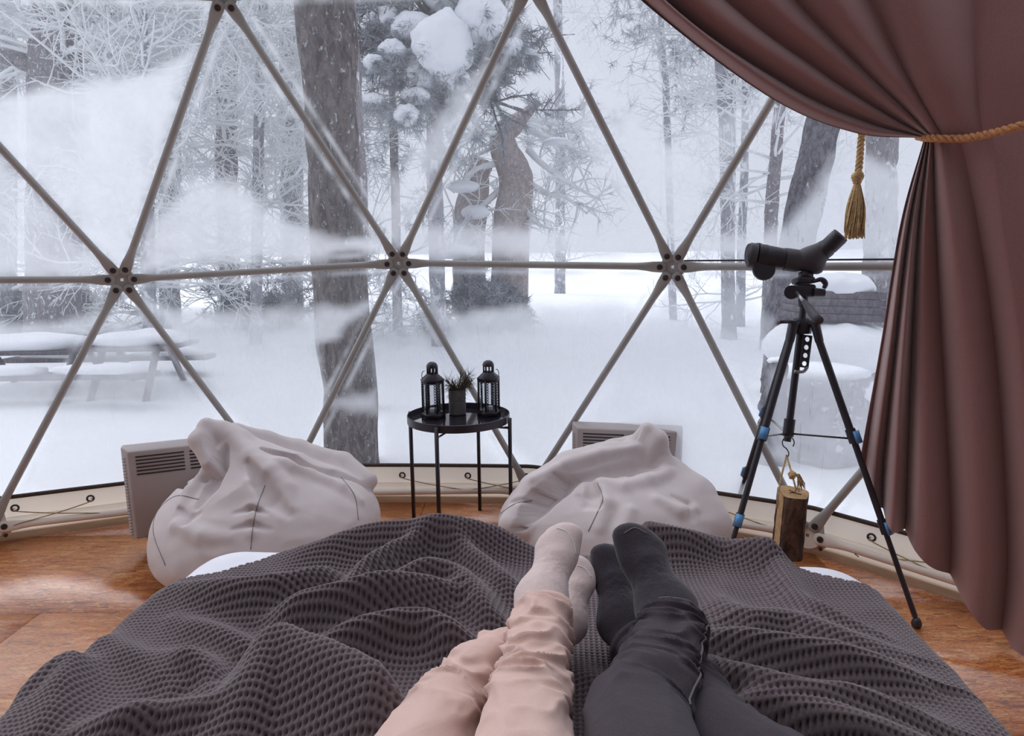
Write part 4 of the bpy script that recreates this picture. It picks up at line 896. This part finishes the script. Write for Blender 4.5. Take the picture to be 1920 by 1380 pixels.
# ------------------------------------------------------------------ tray table with lanterns and pot
tc = pxD(860, 781, 2.86); TZ = .505; TR = .222; tcx, tcy = tc[0], tc[1]
tb = tag(empty('tray_table'), 'round black metal tray table with four thin legs by the window', 'table')
MB().lathe([(.002, TZ - .006), (TR, TZ - .006), (TR, TZ + .026), (TR - .003, TZ + .027), (TR - .004, TZ + .001), (.002, TZ)], 72, (tcx, tcy, 0), caps=False).build('tray', M['black'], tb, 'auto')
MB().lathe([(.002, TZ + .0008), (TR - .006, TZ + .0008), (TR - .006, TZ + .0022), (.002, TZ + .0022)], 72, (tcx, tcy, 0)).build('tray_surface', M['pane_black'], tb, 'auto')
for k in range(4):
    a = math.radians(-108 + 90 * k); e = np.array([math.cos(a), math.sin(a), 0]); R = rotz(a); b = np.array([tcx, tcy, 0])
    l = MB().box(b + e * (TR + .012) + np.array([0, 0, (TZ + .02) / 2]), (.013, .013, TZ + .02), R).build('leg', M['black'], tb, False)
    MB().box(b + e * (TR + .002) + np.array([0, 0, TZ - .022]), (.026, .009, .007), R).build('bracket', M['black'], l, False)
for ang in (0, 90):
    a = math.radians(-108 + ang); e = np.array([math.cos(a), math.sin(a), 0]); MB().tube([np.array([tcx, tcy, TZ - .024]) - e * (TR + .006), np.array([tcx, tcy, TZ - .024]) + e * (TR + .006)], .0045, 6).build('cross_bar', M['black'], tb)
def lantern(label, px, dy, ang, dd=0):
    r = tag(empty('lantern'), label, 'lantern', 'pair of hexagonal lanterns on the tray table'); q = pxZ(px, 0 + dy, TZ + .003); o = np.array([q[0], q[1], TZ + .0026]); ph = ang
    w = .046; hx = lambda rr, z, p=ph: [(rr, z)]
    MB().lathe([(w * 1.16, 0), (w * 1.16, .018), (w * 1.0, .026), (w * .9, .026)], 6, o, ph=ph).build('base', M['black'], r, False)
    MB().lathe([(w * 1.02, .158), (w * 1.12, .164), (w * 1.12, .170), (w * .5, .196), (w * .48, .198)], 6, o, ph=ph).build('roof', M['black'], r, False)
    c = MB().lathe([(w * .50, .196), (w * .50, .222)], 12, o, caps=False); ch = MB().lathe([(w * .52, .220), (w * .56, .224), (w * .54, .230), (w * .42, .240), (w * .2, .246), (.001, .247)], 18, o, caps=False).build('cap', M['black'], r)
    for j in range(9):
        a = 2 * math.pi * j / 9; MB().tube([o + (w * .47 * math.cos(a), w * .47 * math.sin(a), .194), o + (w * .47 * math.cos(a), w * .47 * math.sin(a), .223)], .0035, 5).build('chimney_bar', M['black'], r)
    for j in range(6):
        a = ph + j * math.pi / 3; a2 = a + math.pi / 3; A = np.array([math.cos(a), math.sin(a), 0]) * w; B = np.array([math.cos(a2), math.sin(a2), 0]) * w
        MB().tube([o + A + (0, 0, .02), o + A + (0, 0, .165)], .0042, 6).build('post', M['black'], r)
        m_ = (A + B) / 2; R = axes(B - A, (0, 0, 1)); MB().box(o + m_ * .98 + (0, 0, .092), (np.linalg.norm(B - A) - .006, .0012, .134), R).build('pane', M['glass'], r, False)
        if j % 2 == 0 or abs(m_[1]) < w * .6:           # cut-metal lace down both edges of the side panes
            for f in (.2, .8):
                mb = MB(); c0 = A + (B - A) * f
                for k in range(11):
                    z = .032 + k * .012; d = nz(B - A)
                    mb.tube([o + c0 - d * .005 + (0, 0, z), o + c0 + d * .005 + (0, 0, z + .010)], .0016, 4); mb.tube([o + c0 + d * .005 + (0, 0, z), o + c0 - d * .005 + (0, 0, z + .010)], .0016, 4)
                mb.build('lace_strip', M['black'], r)
        MB().tube([o + A + (0, 0, .155), o + B + (0, 0, .155)], .004, 5).build('rail', M['black'], r)
    MB().lathe([(.019, .027), (.019, .040), (.002, .041)], 20, o).build('tealight', M['wax'], r, 'auto')
    s = -1 if 'left' in label else 1
    th = np.linspace(-.3, math.pi + .3, 20); MB().tube(o + np.stack([s * (.036 + .010 * np.sin(th)), 0 * th, .186 - .020 * np.cos(th)], -1), .0016, 6).build('ring_handle', M['black'], r)
lantern('black hexagonal lantern on the left of the tray table', 813, 782, .0)
lantern('black hexagonal lantern on the right of the tray table', 917, 778, .25)
pt = tag(empty('plant_pot'), 'small grey pot between the two lanterns', 'pot'); q = pxZ(858, 776, TZ + .003); po = np.array([q[0], q[1], TZ + .0026])
MB().lathe([(.034, 0), (.0385, .004), (.0385, .060), (.0365, .062), (.0365, .064), (.0385, .066), (.0385, .112), (.035, .112), (.034, .012), (.001, .012)], 40, po).build('pot_body', M['pot'], pt, 'auto')
MB().lathe([(.0345, .085), (.001, .088)], 24, po, caps=False).build('soil', M['logbark'], pt)
tw = tag(empty('pine_sprig'), 'dry bristly pine sprig standing in the grey pot', 'plant'); RNG = np.random.default_rng(5); tips = []; mb = MB()
for dx, dz, L in ((.9, .8, .12), (.6, 1.05, .15), (.25, 1.1, .12), (-.55, .9, .12), (.95, .5, .11), (-.3, 1.0, .11), (.75, .9, .10), (-.7, .5, .09)):
    P = catmull([po + (0, 0, .08), po + (dx * .02, RNG.uniform(-.02, .02), .11), po + np.array([dx * L * .62, RNG.uniform(-.03, .03), .105 + dz * L * .5])], 8); mb.tube(P, [.003, .0018], 6)
    tips += [(P[k], nz(P[k] - P[k - 1]), 0) for k in (4, 5, 6, 7, 7)]
mb.build('stem', M['twig'], tw); V, Fc = needles(tips, 16, .05, .0013, 3); obj('needles', npmesh('needles', V, Fc), M['twig'], tw, False, 'stuff')
V, Fc = needles(tips[5:20], 12, .06, .0012, 4); obj('green_needles', npmesh('green_needles', V, Fc), M['twig2'], tw, False, 'stuff')
# ------------------------------------------------------------------ tripod, spotting scope, hanging log
tp = tag(empty('tripod'), 'black tripod with blue leg clips in front of the curtain', 'tripod')
HC = pxD(1503, 606, 2.32); FEET = [np.array([1.294, 1.957, .0]), np.array([.667, 2.05, .0]), np.array([.95, 2.74, .0])]
MB().tube([HC + (0, 0, -.035), HC + (0, 0, .0), HC + (0, 0, .018)], [.034, .036, .026], 16).build('shoulder', M['black_plastic'], tp, 'auto')
for k, f in enumerate(FEET):
    e = nz((f - HC) * (1, 1, 0)); a = HC + e * .045 + (0, 0, -.005); f2 = f + (0, 0, .02); d = nz(f2 - a); L = np.linalg.norm(f2 - a)
    l = MB().tube([HC + e * .02, a + e * .004 + (0, 0, .008), a + d * .06], [.014, .017, .014], 10).build('leg_bracket', M['black_plastic'], tp, 'auto')
    pts = [(.04, .40, .0125), (.38, .70, .0105), (.68, .985, .0085)]
    lg = MB().tube([a + d * L * pts[0][0], a + d * L * pts[0][1]], pts[0][2], 14).build('leg', M['black_plastic'], tp, 'auto')
    for t0, t1, r_ in pts[1:]: MB().tube([a + d * L * t0, a + d * L * t1], r_, 12).build('leg_section', M['black_plastic'], lg, 'auto')
    for t0, r_ in ((.395, .0165), (.70, .0145)):
        MB().tube([a + d * (L * t0 - .028), a + d * (L * t0 + .02)], r_, 12).build('collar', M['black_plastic'], lg, 'auto')
        R = axes(d, CAM - a if k == 1 else e); MB().box(a + d * (L * t0 - .004) + (nz(np.cross(np.cross(d, CAM - a), d)) if k == 1 else e) * (r_ + .002), (.042, .026, .009), R).build('clip', M['blue'], lg, False)
    MB().lathe([(.002, 0), (.013, .002), (.016, .012), (.013, .024), (.008, .032)], 16, f).build('rubber_foot', M['black_plastic'], lg)
CB = pxD(1478, 812, 2.32); ax = nz(HC - CB)
MB().tube([CB, HC + ax * .10], .0125, 16).build('center_column', M['black_plastic'], tp, 'auto')
MB().tube([CB - ax * .012, CB + ax * .05], .019, 18).build('column_collar', M['black_plastic'], tp, 'auto'); MB().tube([CB - ax * .03, CB - ax * .012], .0125, 14).build('column_end', M['black_plastic'], tp, 'auto')
for k, f in enumerate(FEET):
    e = nz((f - HC) * (1, 1, 0)); a = HC + e * .045; d = nz(f - a); t0 = (a[2] - CB[2] - .005) / -d[2]; q = a + d * t0
    MB().tube([CB + (0, 0, .0) + e * .012, q], .0055, 6, flat=.6).build('spreader_arm', M['black_plastic'] if k == 0 else M['steel'], tp)
# carry plate with round holes beside the column
pl = MB(); c0 = pxD(1512, 650, 2.30); uw = nz(pxD(1507, 690, 2.30) - c0); rw = nz(RT - uw * (RT @ uw)); nn = np.cross(rw, uw)
for j in range(4):
    cc = c0 + uw * (.0 + j * .0285 - .026); th = np.linspace(0, 2 * np.pi, 24, endpoint=False)
    I = np.stack([np.cos(th), np.sin(th)], -1); Sq = I / np.abs(I).max(1)[:, None] * (.0155, .01425); I = I * .0088; V = []
    for h in (-.003, .003):
        for r_ in (I, Sq): V += [cc + rw * x + uw * y + nn * h for x, y in r_]
    n = 24; pl.add(V, [q for j2 in range(n) for m_ in [(j2 + 1) % n] for q in ((j2, m_, n + m_, n + j2), (2 * n + j2, 3 * n + j2, 3 * n + m_, 2 * n + m_), (n + j2, n + m_, 3 * n + m_, 3 * n + j2), (m_, j2, 2 * n + j2, 2 * n + m_))])
pl.build('column_brace', M['black_plastic'], tp, False)
MB().tube(catmull([c0 + uw * .07 + rw * .012, c0 + uw * .088, c0 + uw * .092 - rw * .03], 10), .006, 8).build('brace_foot', M['steel'], tp)
k0 = pxD(1482, 603, 2.28); k1 = pxD(1458, 604, 2.26); MB().tube([k0, k1], .006, 10).build('crank_shaft', M['black_plastic'], tp); MB().tube([k1 - RT * .006, k1 + RT * .004], [.010, .012, .010], 14).build('crank_knob', M['steel'], tp, 'auto')
# head
H0 = pxD(1506, 548, 2.32)
MB().tube([H0 - UP * .05, H0 + UP * .015], .017, 14).build('neck', M['black_plastic'], tp, 'auto')
hd = MB().box(H0 + UP * .004, (.075, .05, .045), np.column_stack([RT, FW, UP])).build('pan_head', M['black_plastic'], tp, False); bm = hd.modifiers.new('soft_edges', 'BEVEL'); bm.width = .01; bm.segments = 3
MB().tube([pxD(1484, 548, 2.27), pxD(1484, 548, 2.34)], .024, 20).build('tilt_hub', M['black_plastic'], tp, 'auto'); MB().tube([pxD(1524, 548, 2.30), pxD(1545, 549, 2.30)], [.016, .018, .014], 16).build('lock_knob', M['black_plastic'], tp, 'auto')
hd = MB().box(H0 + UP * .040, (.062, .06, .022), np.column_stack([RT, FW, UP])).build('mount_plate', M['black_plastic'], tp, False); bm = hd.modifiers.new('soft_edges', 'BEVEL'); bm.width = .006; bm.segments = 2
MB().tube(catmull([pxD(1525, 528, 2.29), pxD(1540, 524, 2.28), pxD(1548, 532, 2.28), pxD(1545, 540, 2.28)], 12), [.006, .010, .007], 8).build('plate_lever', M['black_plastic'], tp)
MB().tube([pxD(1490, 543, 2.28), pxD(1512, 572, 2.20)], .006, 10).build('handle_rod', M['steel'], tp); MB().tube([pxD(1508, 566, 2.20), pxD(1516, 577, 2.17), pxD(1530, 596, 2.10), pxD(1537, 602, 2.08)], [.009, .013, .015, .013], 16).build('pan_handle', M['rubber'], tp)
sp = tag(empty('spotting_scope'), 'black angled spotting scope mounted on the tripod', 'telescope')
def sweep_px(L, n, name, m, parent, flat=None): return MB().tube([pxD(x, y, d) for x, y, d, r in L], [r for *_, r in L], n, True, flat).build(name, m, parent, 'auto')
sweep_px([(1403, 478, 2.36, .040), (1405, 478, 2.36, .044), (1418, 480, 2.355, .044), (1419, 480, 2.355, .046), (1421, 480, 2.35, .046)], 36, 'lens_hood', M['rubber'], sp)
sweep_px([(1420, 480, 2.355, .0435), (1436, 482, 2.35, .0435), (1437, 482, 2.35, .042), (1470, 486, 2.34, .0375)], 36, 'barrel', M['black_plastic'], sp)
sweep_px([(1469, 486, 2.34, .039), (1472, 486, 2.34, .040), (1494, 489, 2.33, .0395), (1497, 489, 2.33, .038)], 36, 'focus_ring', M['rubber'], sp)
c = pxD(1521, 486, 2.32); q0, q1 = pxD(1496, 489, 2.33), pxD(1548, 466, 2.30); q2 = pxD(1532, 502, 2.31)
f = lambda p: smin(smin(s_cap(p, q0, c, .036, .040), s_cap(p, c, q1, .041, .032), .02), s_cap(p, c, q2, .036, .022), .02)
obj('prism_housing', star('prism_housing', c, f, 70, 50, .14), M['rubber'], sp)
sweep_px([(1541, 474, 2.30, .030), (1550, 466, 2.295, .031), (1553, 463, 2.29, .0285), (1554, 462, 2.29, .0305), (1573, 444, 2.27, .0305), (1575, 442, 2.268, .028)], 28, 'eyepiece', M['black_plastic'], sp)
e0 = pxD(1575, 442, 2.268); ed = nz(pxD(1577, 439, 2.268) - pxD(1557, 458, 2.29)); MB().torus(e0 + ed * .001, .0255, .0042, ed, 26, 8).build('eyecup_ring', M['rubber'], sp); MB().lathe([(.021, .0), (.001, .001)], 24, e0 + ed * .002, axes(np.cross(ed, UP), ed)).build('eye_lens', M['pane_black'], sp)
MB().box(pxD(1511, 516, 2.32), (.038, .035, .024), np.column_stack([RT, FW, UP])).build('mount_foot', M['black_plastic'], sp, False)
cp = pxD(1432, 505, 2.33); th = np.linspace(0, 2 * np.pi, 30, endpoint=False); MB().tube([cp - FW * .006, cp + FW * .006], .039, 36).build('hanging_lens_cap', M['black_plastic'], sp, 'auto')
# log on a hook
lg = tag(empty('hanging_log'), 'short split log hung from the tripod by cord as a weight', 'log')
lt_, lb_ = pxD(1484, 925, 2.24), pxD(1472, 1045, 2.24); ax = nz(lt_ - lb_); Rr = np.column_stack([nz(RT - ax * (RT @ ax)), np.cross(ax, nz(RT - ax * (RT @ ax))), ax])
def logring(k, z, sc=1.0):
    th = np.linspace(0, 2 * np.pi, 40, endpoint=False); r_ = .056 * sc * (1 + .06 * np.sin(3 * th + 1) + .04 * np.sin(5 * th)); x, y = r_ * np.cos(th), r_ * np.sin(th) * .9
    x = np.maximum(x, -.032 * sc - .0 * y); return np.stack([x, y, 0 * x + z], -1)
Ln = np.linalg.norm(lt_ - lb_); zs = np.linspace(0, Ln, 26); V = np.vstack([logring(k, z) for k, z in enumerate(zs)]); V[:, :2] *= (1 + .03 * fbm(V * 40, 3)[:, None]); V[:, 2] += np.where(V[:, 2] > Ln - .001, .12 * V[:, 0] + .35 * V[:, 1], 0)
V = V @ Rr.T + lb_; obj('bark', npmesh('bark', V, gridquads(26, 40, True)), M['logbark'], lg)
for z0, k in ((25 * 40, 1), (0, -1)):
    cap = V[z0:z0 + 40]; MB().add(np.vstack([cap, cap.mean(0) + ax * .001 * k]), [(j, (j + 1) % 40, 40) for j in range(40)]).build('cut_end', M['logwood'], lg)
sp_ = V.reshape(26, 40, 3)[:, 17:24]; MB().add((sp_ - Rr[:, 0] * .0015).reshape(-1, 3), gridquads(26, 7)).build('split_face', M['logwood'], lg)
cpt = V[25 * 40:].mean(0)
for a, b in (((-.012, .0), (.006, .004)), ((.0, .0), (.024, -.012)), ((.004, .002), (-.006, .018))):
    MB().tube([cpt + Rr @ np.array([a[0], a[1], .002 + .12 * a[0] + .35 * a[1]]), cpt + Rr @ np.array([b[0], b[1], .002 + .12 * b[0] + .35 * b[1]])], .0014, 5).build('crack', M['slot'], lg)
hk = CB - ax * .028 + (0, 0, -.004); c1 = pxD(1478, 830, 2.27); th = np.linspace(math.radians(-40), math.radians(250), 26)
arc = c1 + .0205 * (np.cos(th)[:, None] * RT + np.sin(th)[:, None] * UP); tail = catmull([arc[-1], pxD(1477, 845, 2.265), pxD(1479, 850, 2.26), pxD(1477, 857, 2.26), pxD(1474, 853, 2.26)], 14)
MB().tube(np.vstack([arc, tail[1:]]), .002, 7).build('s_hook', M['black'], lg); MB().tube([hk + ax * .012, pxD(1478, 820, 2.28)], .004, 8).build('hook_eye', M['black'], tp)
top = pxD(1475, 854, 2.262); pA, pB = pxD(1459, 925, 2.22), pxD(1492, 915, 2.21); kn = pxD(1485, 890, 2.225)
MB().tube([top, (top + pA) / 2 + RT * -.002, pA, pA - ax * .05 - FW * .004], .0032, 8).build('cord', M['jute'], lg); MB().tube([top, kn, pB, pB - ax * .02], .0032, 8).build('cord', M['jute'], lg)
obj('knot', star('knot', kn, lambda p: s_ell(p, kn, (.013, .012, .015)) + .003 * fbm(p * 120, 2), 28, 20, .04), M['jute'], lg)
RNG = np.random.default_rng(8); mb = MB()
for j in range(42):
    e = pxD(1501 + RNG.uniform(-8, 10), 912 + RNG.uniform(-8, 10), 2.215 + RNG.uniform(-.01, .01)); m_ = pxD(1497 + RNG.uniform(-3, 5), 893 + RNG.uniform(-3, 4), 2.215); mb.tube(catmull([kn + RT * .004, m_, e], 6), .0010, 4)
mb.build('frayed_end', M['jute'], lg, True, 'stuff')
# ------------------------------------------------------------------ curtain tied back with a rope
NU = 420
def curtain_grid(rows, wave, nv, amp):
    # rows: list of (v, [(u, px, py, depth) ...]); interpolated to a NU x nv net, then folded along the view axis
    U = np.linspace(0, 1, NU); vs = [r[0] for r in rows]; G = []
    for v, pts in rows:
        p3 = np.array([pxD(x, y, d * np.interp(v, DS[0], DS[1])) for u, x, y, d in pts]); uu = [q[0] for q in pts]
        G.append(np.stack([np.interp(U, uu, p3[:, k]) for k in range(3)], -1))
    G = np.array(G); W = catmull(G.reshape(len(rows), -1), nv).reshape(nv, NU, 3)
    t = np.linspace(0, 1, nv)[:, None]; ph = wave(U[None], t); N = (CAM - W) * (1, 1, 0); N /= np.linalg.norm(N, axis=-1)[..., None]
    return W + N * (ph * amp(U[None], t))[..., None]
fold = lambda x: (np.abs(np.cos(x)) ** 1.1) * 2 - 1
cu = tag(empty('curtain'), 'heavy mauve-brown curtain tied back with rope on the right', 'curtain')
up_rows = [
    (0, [(0, 930, -260, 2.02), (.25, 1120, -330, 2.05), (.5, 1420, -380, 2.0), (.75, 1760, -380, 1.92), (1, 2200, -360, 1.8)]),
    (.4, [(0, 1205, 0, 2.10), (.14, 1262, -10, 2.10), (.28, 1380, -40, 2.08), (.45, 1530, -60, 2.02), (.6, 1660, -60, 1.97), (.8, 1860, -60, 1.92), (1, 2180, -60, 1.82)]),
    (.68, [(0, 1440, 178, 2.16), (.14, 1490, 150, 2.14), (.28, 1560, 120, 2.10), (.45, 1640, 110, 2.05), (.6, 1705, 110, 2.01), (.8, 1850, 110, 1.95), (1, 2140, 100, 1.85)]),
    (.88, [(0, 1600, 247, 2.16), (.14, 1640, 225, 2.15), (.28, 1680, 215, 2.12), (.45, 1712, 205, 2.08), (.6, 1740, 200, 2.05), (.8, 1850, 195, 1.98), (1, 2120, 170, 1.87)]),
    (1, [(0, 1732, 259, 2.13), (.14, 1737, 258, 2.13), (.28, 1743, 258, 2.12), (.45, 1752, 260, 2.10), (.6, 1775, 262, 2.08), (.8, 1860, 250, 2.0), (1, 2110, 205, 1.88)])]
PH1 = ([0, .07, .19, .32, .46, .64, .84, 1], [.3, 1, 2, 3, 4, 5, 6, 6.7])
wv = lambda U, t: fold(np.pi * (np.interp(U, *PH1) + .18 * np.sin(4 * U + 2.5 * t))) * .86 + .14 * np.sin(U * 31 + 3 * t)
amp = lambda U, t: (.007 + .044 * (1 - t) ** .75) * np.interp(U, [0, .3, .6, 1], [.9, 1.0, .9, .8])
DS = ([0, 1], [.9, .9]); Wu = curtain_grid(up_rows, wv, 220, amp); obj('swag', npmesh('swag', Wu.reshape(-1, 3), gridquads(220, NU)), M['curtain'], cu)
lo_rows = [
    (0, [(0, 1732, 261, 2.13), (.14, 1737, 260, 2.13), (.28, 1743, 260, 2.12), (.45, 1752, 262, 2.10), (.6, 1775, 264, 2.08), (.8, 1860, 252, 2.0), (1, 2110, 207, 1.88)]),
    (.2, [(0, 1688, 420, 2.17), (.16, 1706, 420, 2.16), (.30, 1728, 420, 2.15), (.45, 1758, 420, 2.11), (.6, 1800, 420, 2.06), (.8, 1880, 420, 2.0), (1, 2110, 420, 1.86)]),
    (.5, [(0, 1652, 640, 2.26), (.16, 1680, 650, 2.18), (.30, 1715, 660, 2.17), (.45, 1765, 670, 2.12), (.6, 1830, 680, 2.06), (.8, 1920, 700, 1.99), (1, 2120, 740, 1.86)]),
    (.8, [(0, 1618, 830, 2.30), (.16, 1655, 870, 2.24), (.30, 1705, 920, 2.16), (.45, 1775, 960, 2.11), (.6, 1850, 1010, 2.05), (.8, 1950, 1070, 1.98), (1, 2150, 1160, 1.86)]),
    (1, [(0, 1612, 868, 2.30), (.10, 1634, 925, 2.26), (.2, 1662, 975, 2.16), (.32, 1705, 1012, 2.14), (.45, 1775, 1082, 2.09), (.6, 1850, 1172, 2.03), (.8, 1940, 1245, 1.96), (1, 2170, 1330, 1.87)])]
PH2 = ([0, .11, .22, .34, .54, .78, 1], [.2, 1, 2, 3, 4, 5, 6])
wv2 = lambda U, t: fold(np.pi * (np.interp(U, *PH2) + .12 * np.sin(3 * t + 5 * U))) * .88 + .12 * np.sin(U * 29 + 2 * t)
amp2 = lambda U, t: (.009 + .054 * t ** .5) * np.interp(U, [0, .07, .3, .6, 1], [.15, .9, 1.0, .95, .85])
DS = ([0, .2, .5, .8, 1], [.9, .915, .95, .98, 1]); Wl = curtain_grid(lo_rows, wv2, 260, amp2); Wl[..., 2] = np.maximum(Wl[..., 2], .012); obj('drop', npmesh('drop', Wl.reshape(-1, 3), gridquads(260, NU)), M['curtain'], cu)
rp = tag(empty('tieback_rope'), 'twisted jute rope with hanging tassel holding the curtain back', 'rope')
def twist(P, R, r, pitch, name, parent, m, n=3):
    P = np.asarray(P); L = np.concatenate([[0], np.cumsum(np.linalg.norm(np.diff(P, axis=0), axis=1))]); T, A, B = frames(P); mb = MB()
    for k in range(n):
        a = 2 * np.pi * (L / pitch + k / n); mb.tube(P + (A * np.cos(a)[:, None] + B * np.sin(a)[:, None]) * R, r, 7)
    return mb.build(name, m, parent)
twist(catmull([pxD(1722, 256, 1.98), pxD(1745, 259, 1.88), pxD(1800, 260, 1.83), pxD(1850, 252, 1.77), pxD(1920, 234, 1.69), pxD(2080, 190, 1.60)], 150), .0062, .0055, .05, 'rope_loop', rp, M['rope'])
twist(catmull([pxD(1640, 225, 2.10), pxD(1619, 238, 2.12), pxD(1615, 260, 2.14), pxD(1612, 300, 2.14), pxD(1609, 328, 2.14)], 70), .0065, .0056, .045, 'rope_tail', rp, M['jute'])
kc = pxD(1608, 331, 2.14); tq = obj('tassel_knot', star('tassel_knot', kc, lambda p: smin(s_ell(p, kc, (.019, .019, .017)), s_ell(p, kc - (0, 0, .020), (.011, .011, .012)), .012) + .0012 * np.sin((p[:, 2] + .5 * p[:, 0]) * 900), 48, 32, .06), M['jute'], rp)
RNG = np.random.default_rng(11); mb = MB()
for j in range(260):
    a = RNG.uniform(0, 2 * np.pi); q = math.sqrt(RNG.uniform(0, 1)); e = pxD(1603 + 18 * q * math.cos(a), 436 + RNG.uniform(-6, 13), 2.14 + .034 * q * math.sin(a)); s_ = kc + np.array([.009 * q * math.cos(a), .009 * q * math.sin(a), -.022]); m_ = s_ + (e - s_) * .5 + np.array([math.cos(a), math.sin(a), 0]) * .010 * q
    mb.tube(catmull([s_, m_, e + np.array([RNG.normal(0, .004), RNG.normal(0, .004), 0])], 7), .0015, 4)
mb.build('tassel_strands', M['jute'], rp, True, 'stuff')
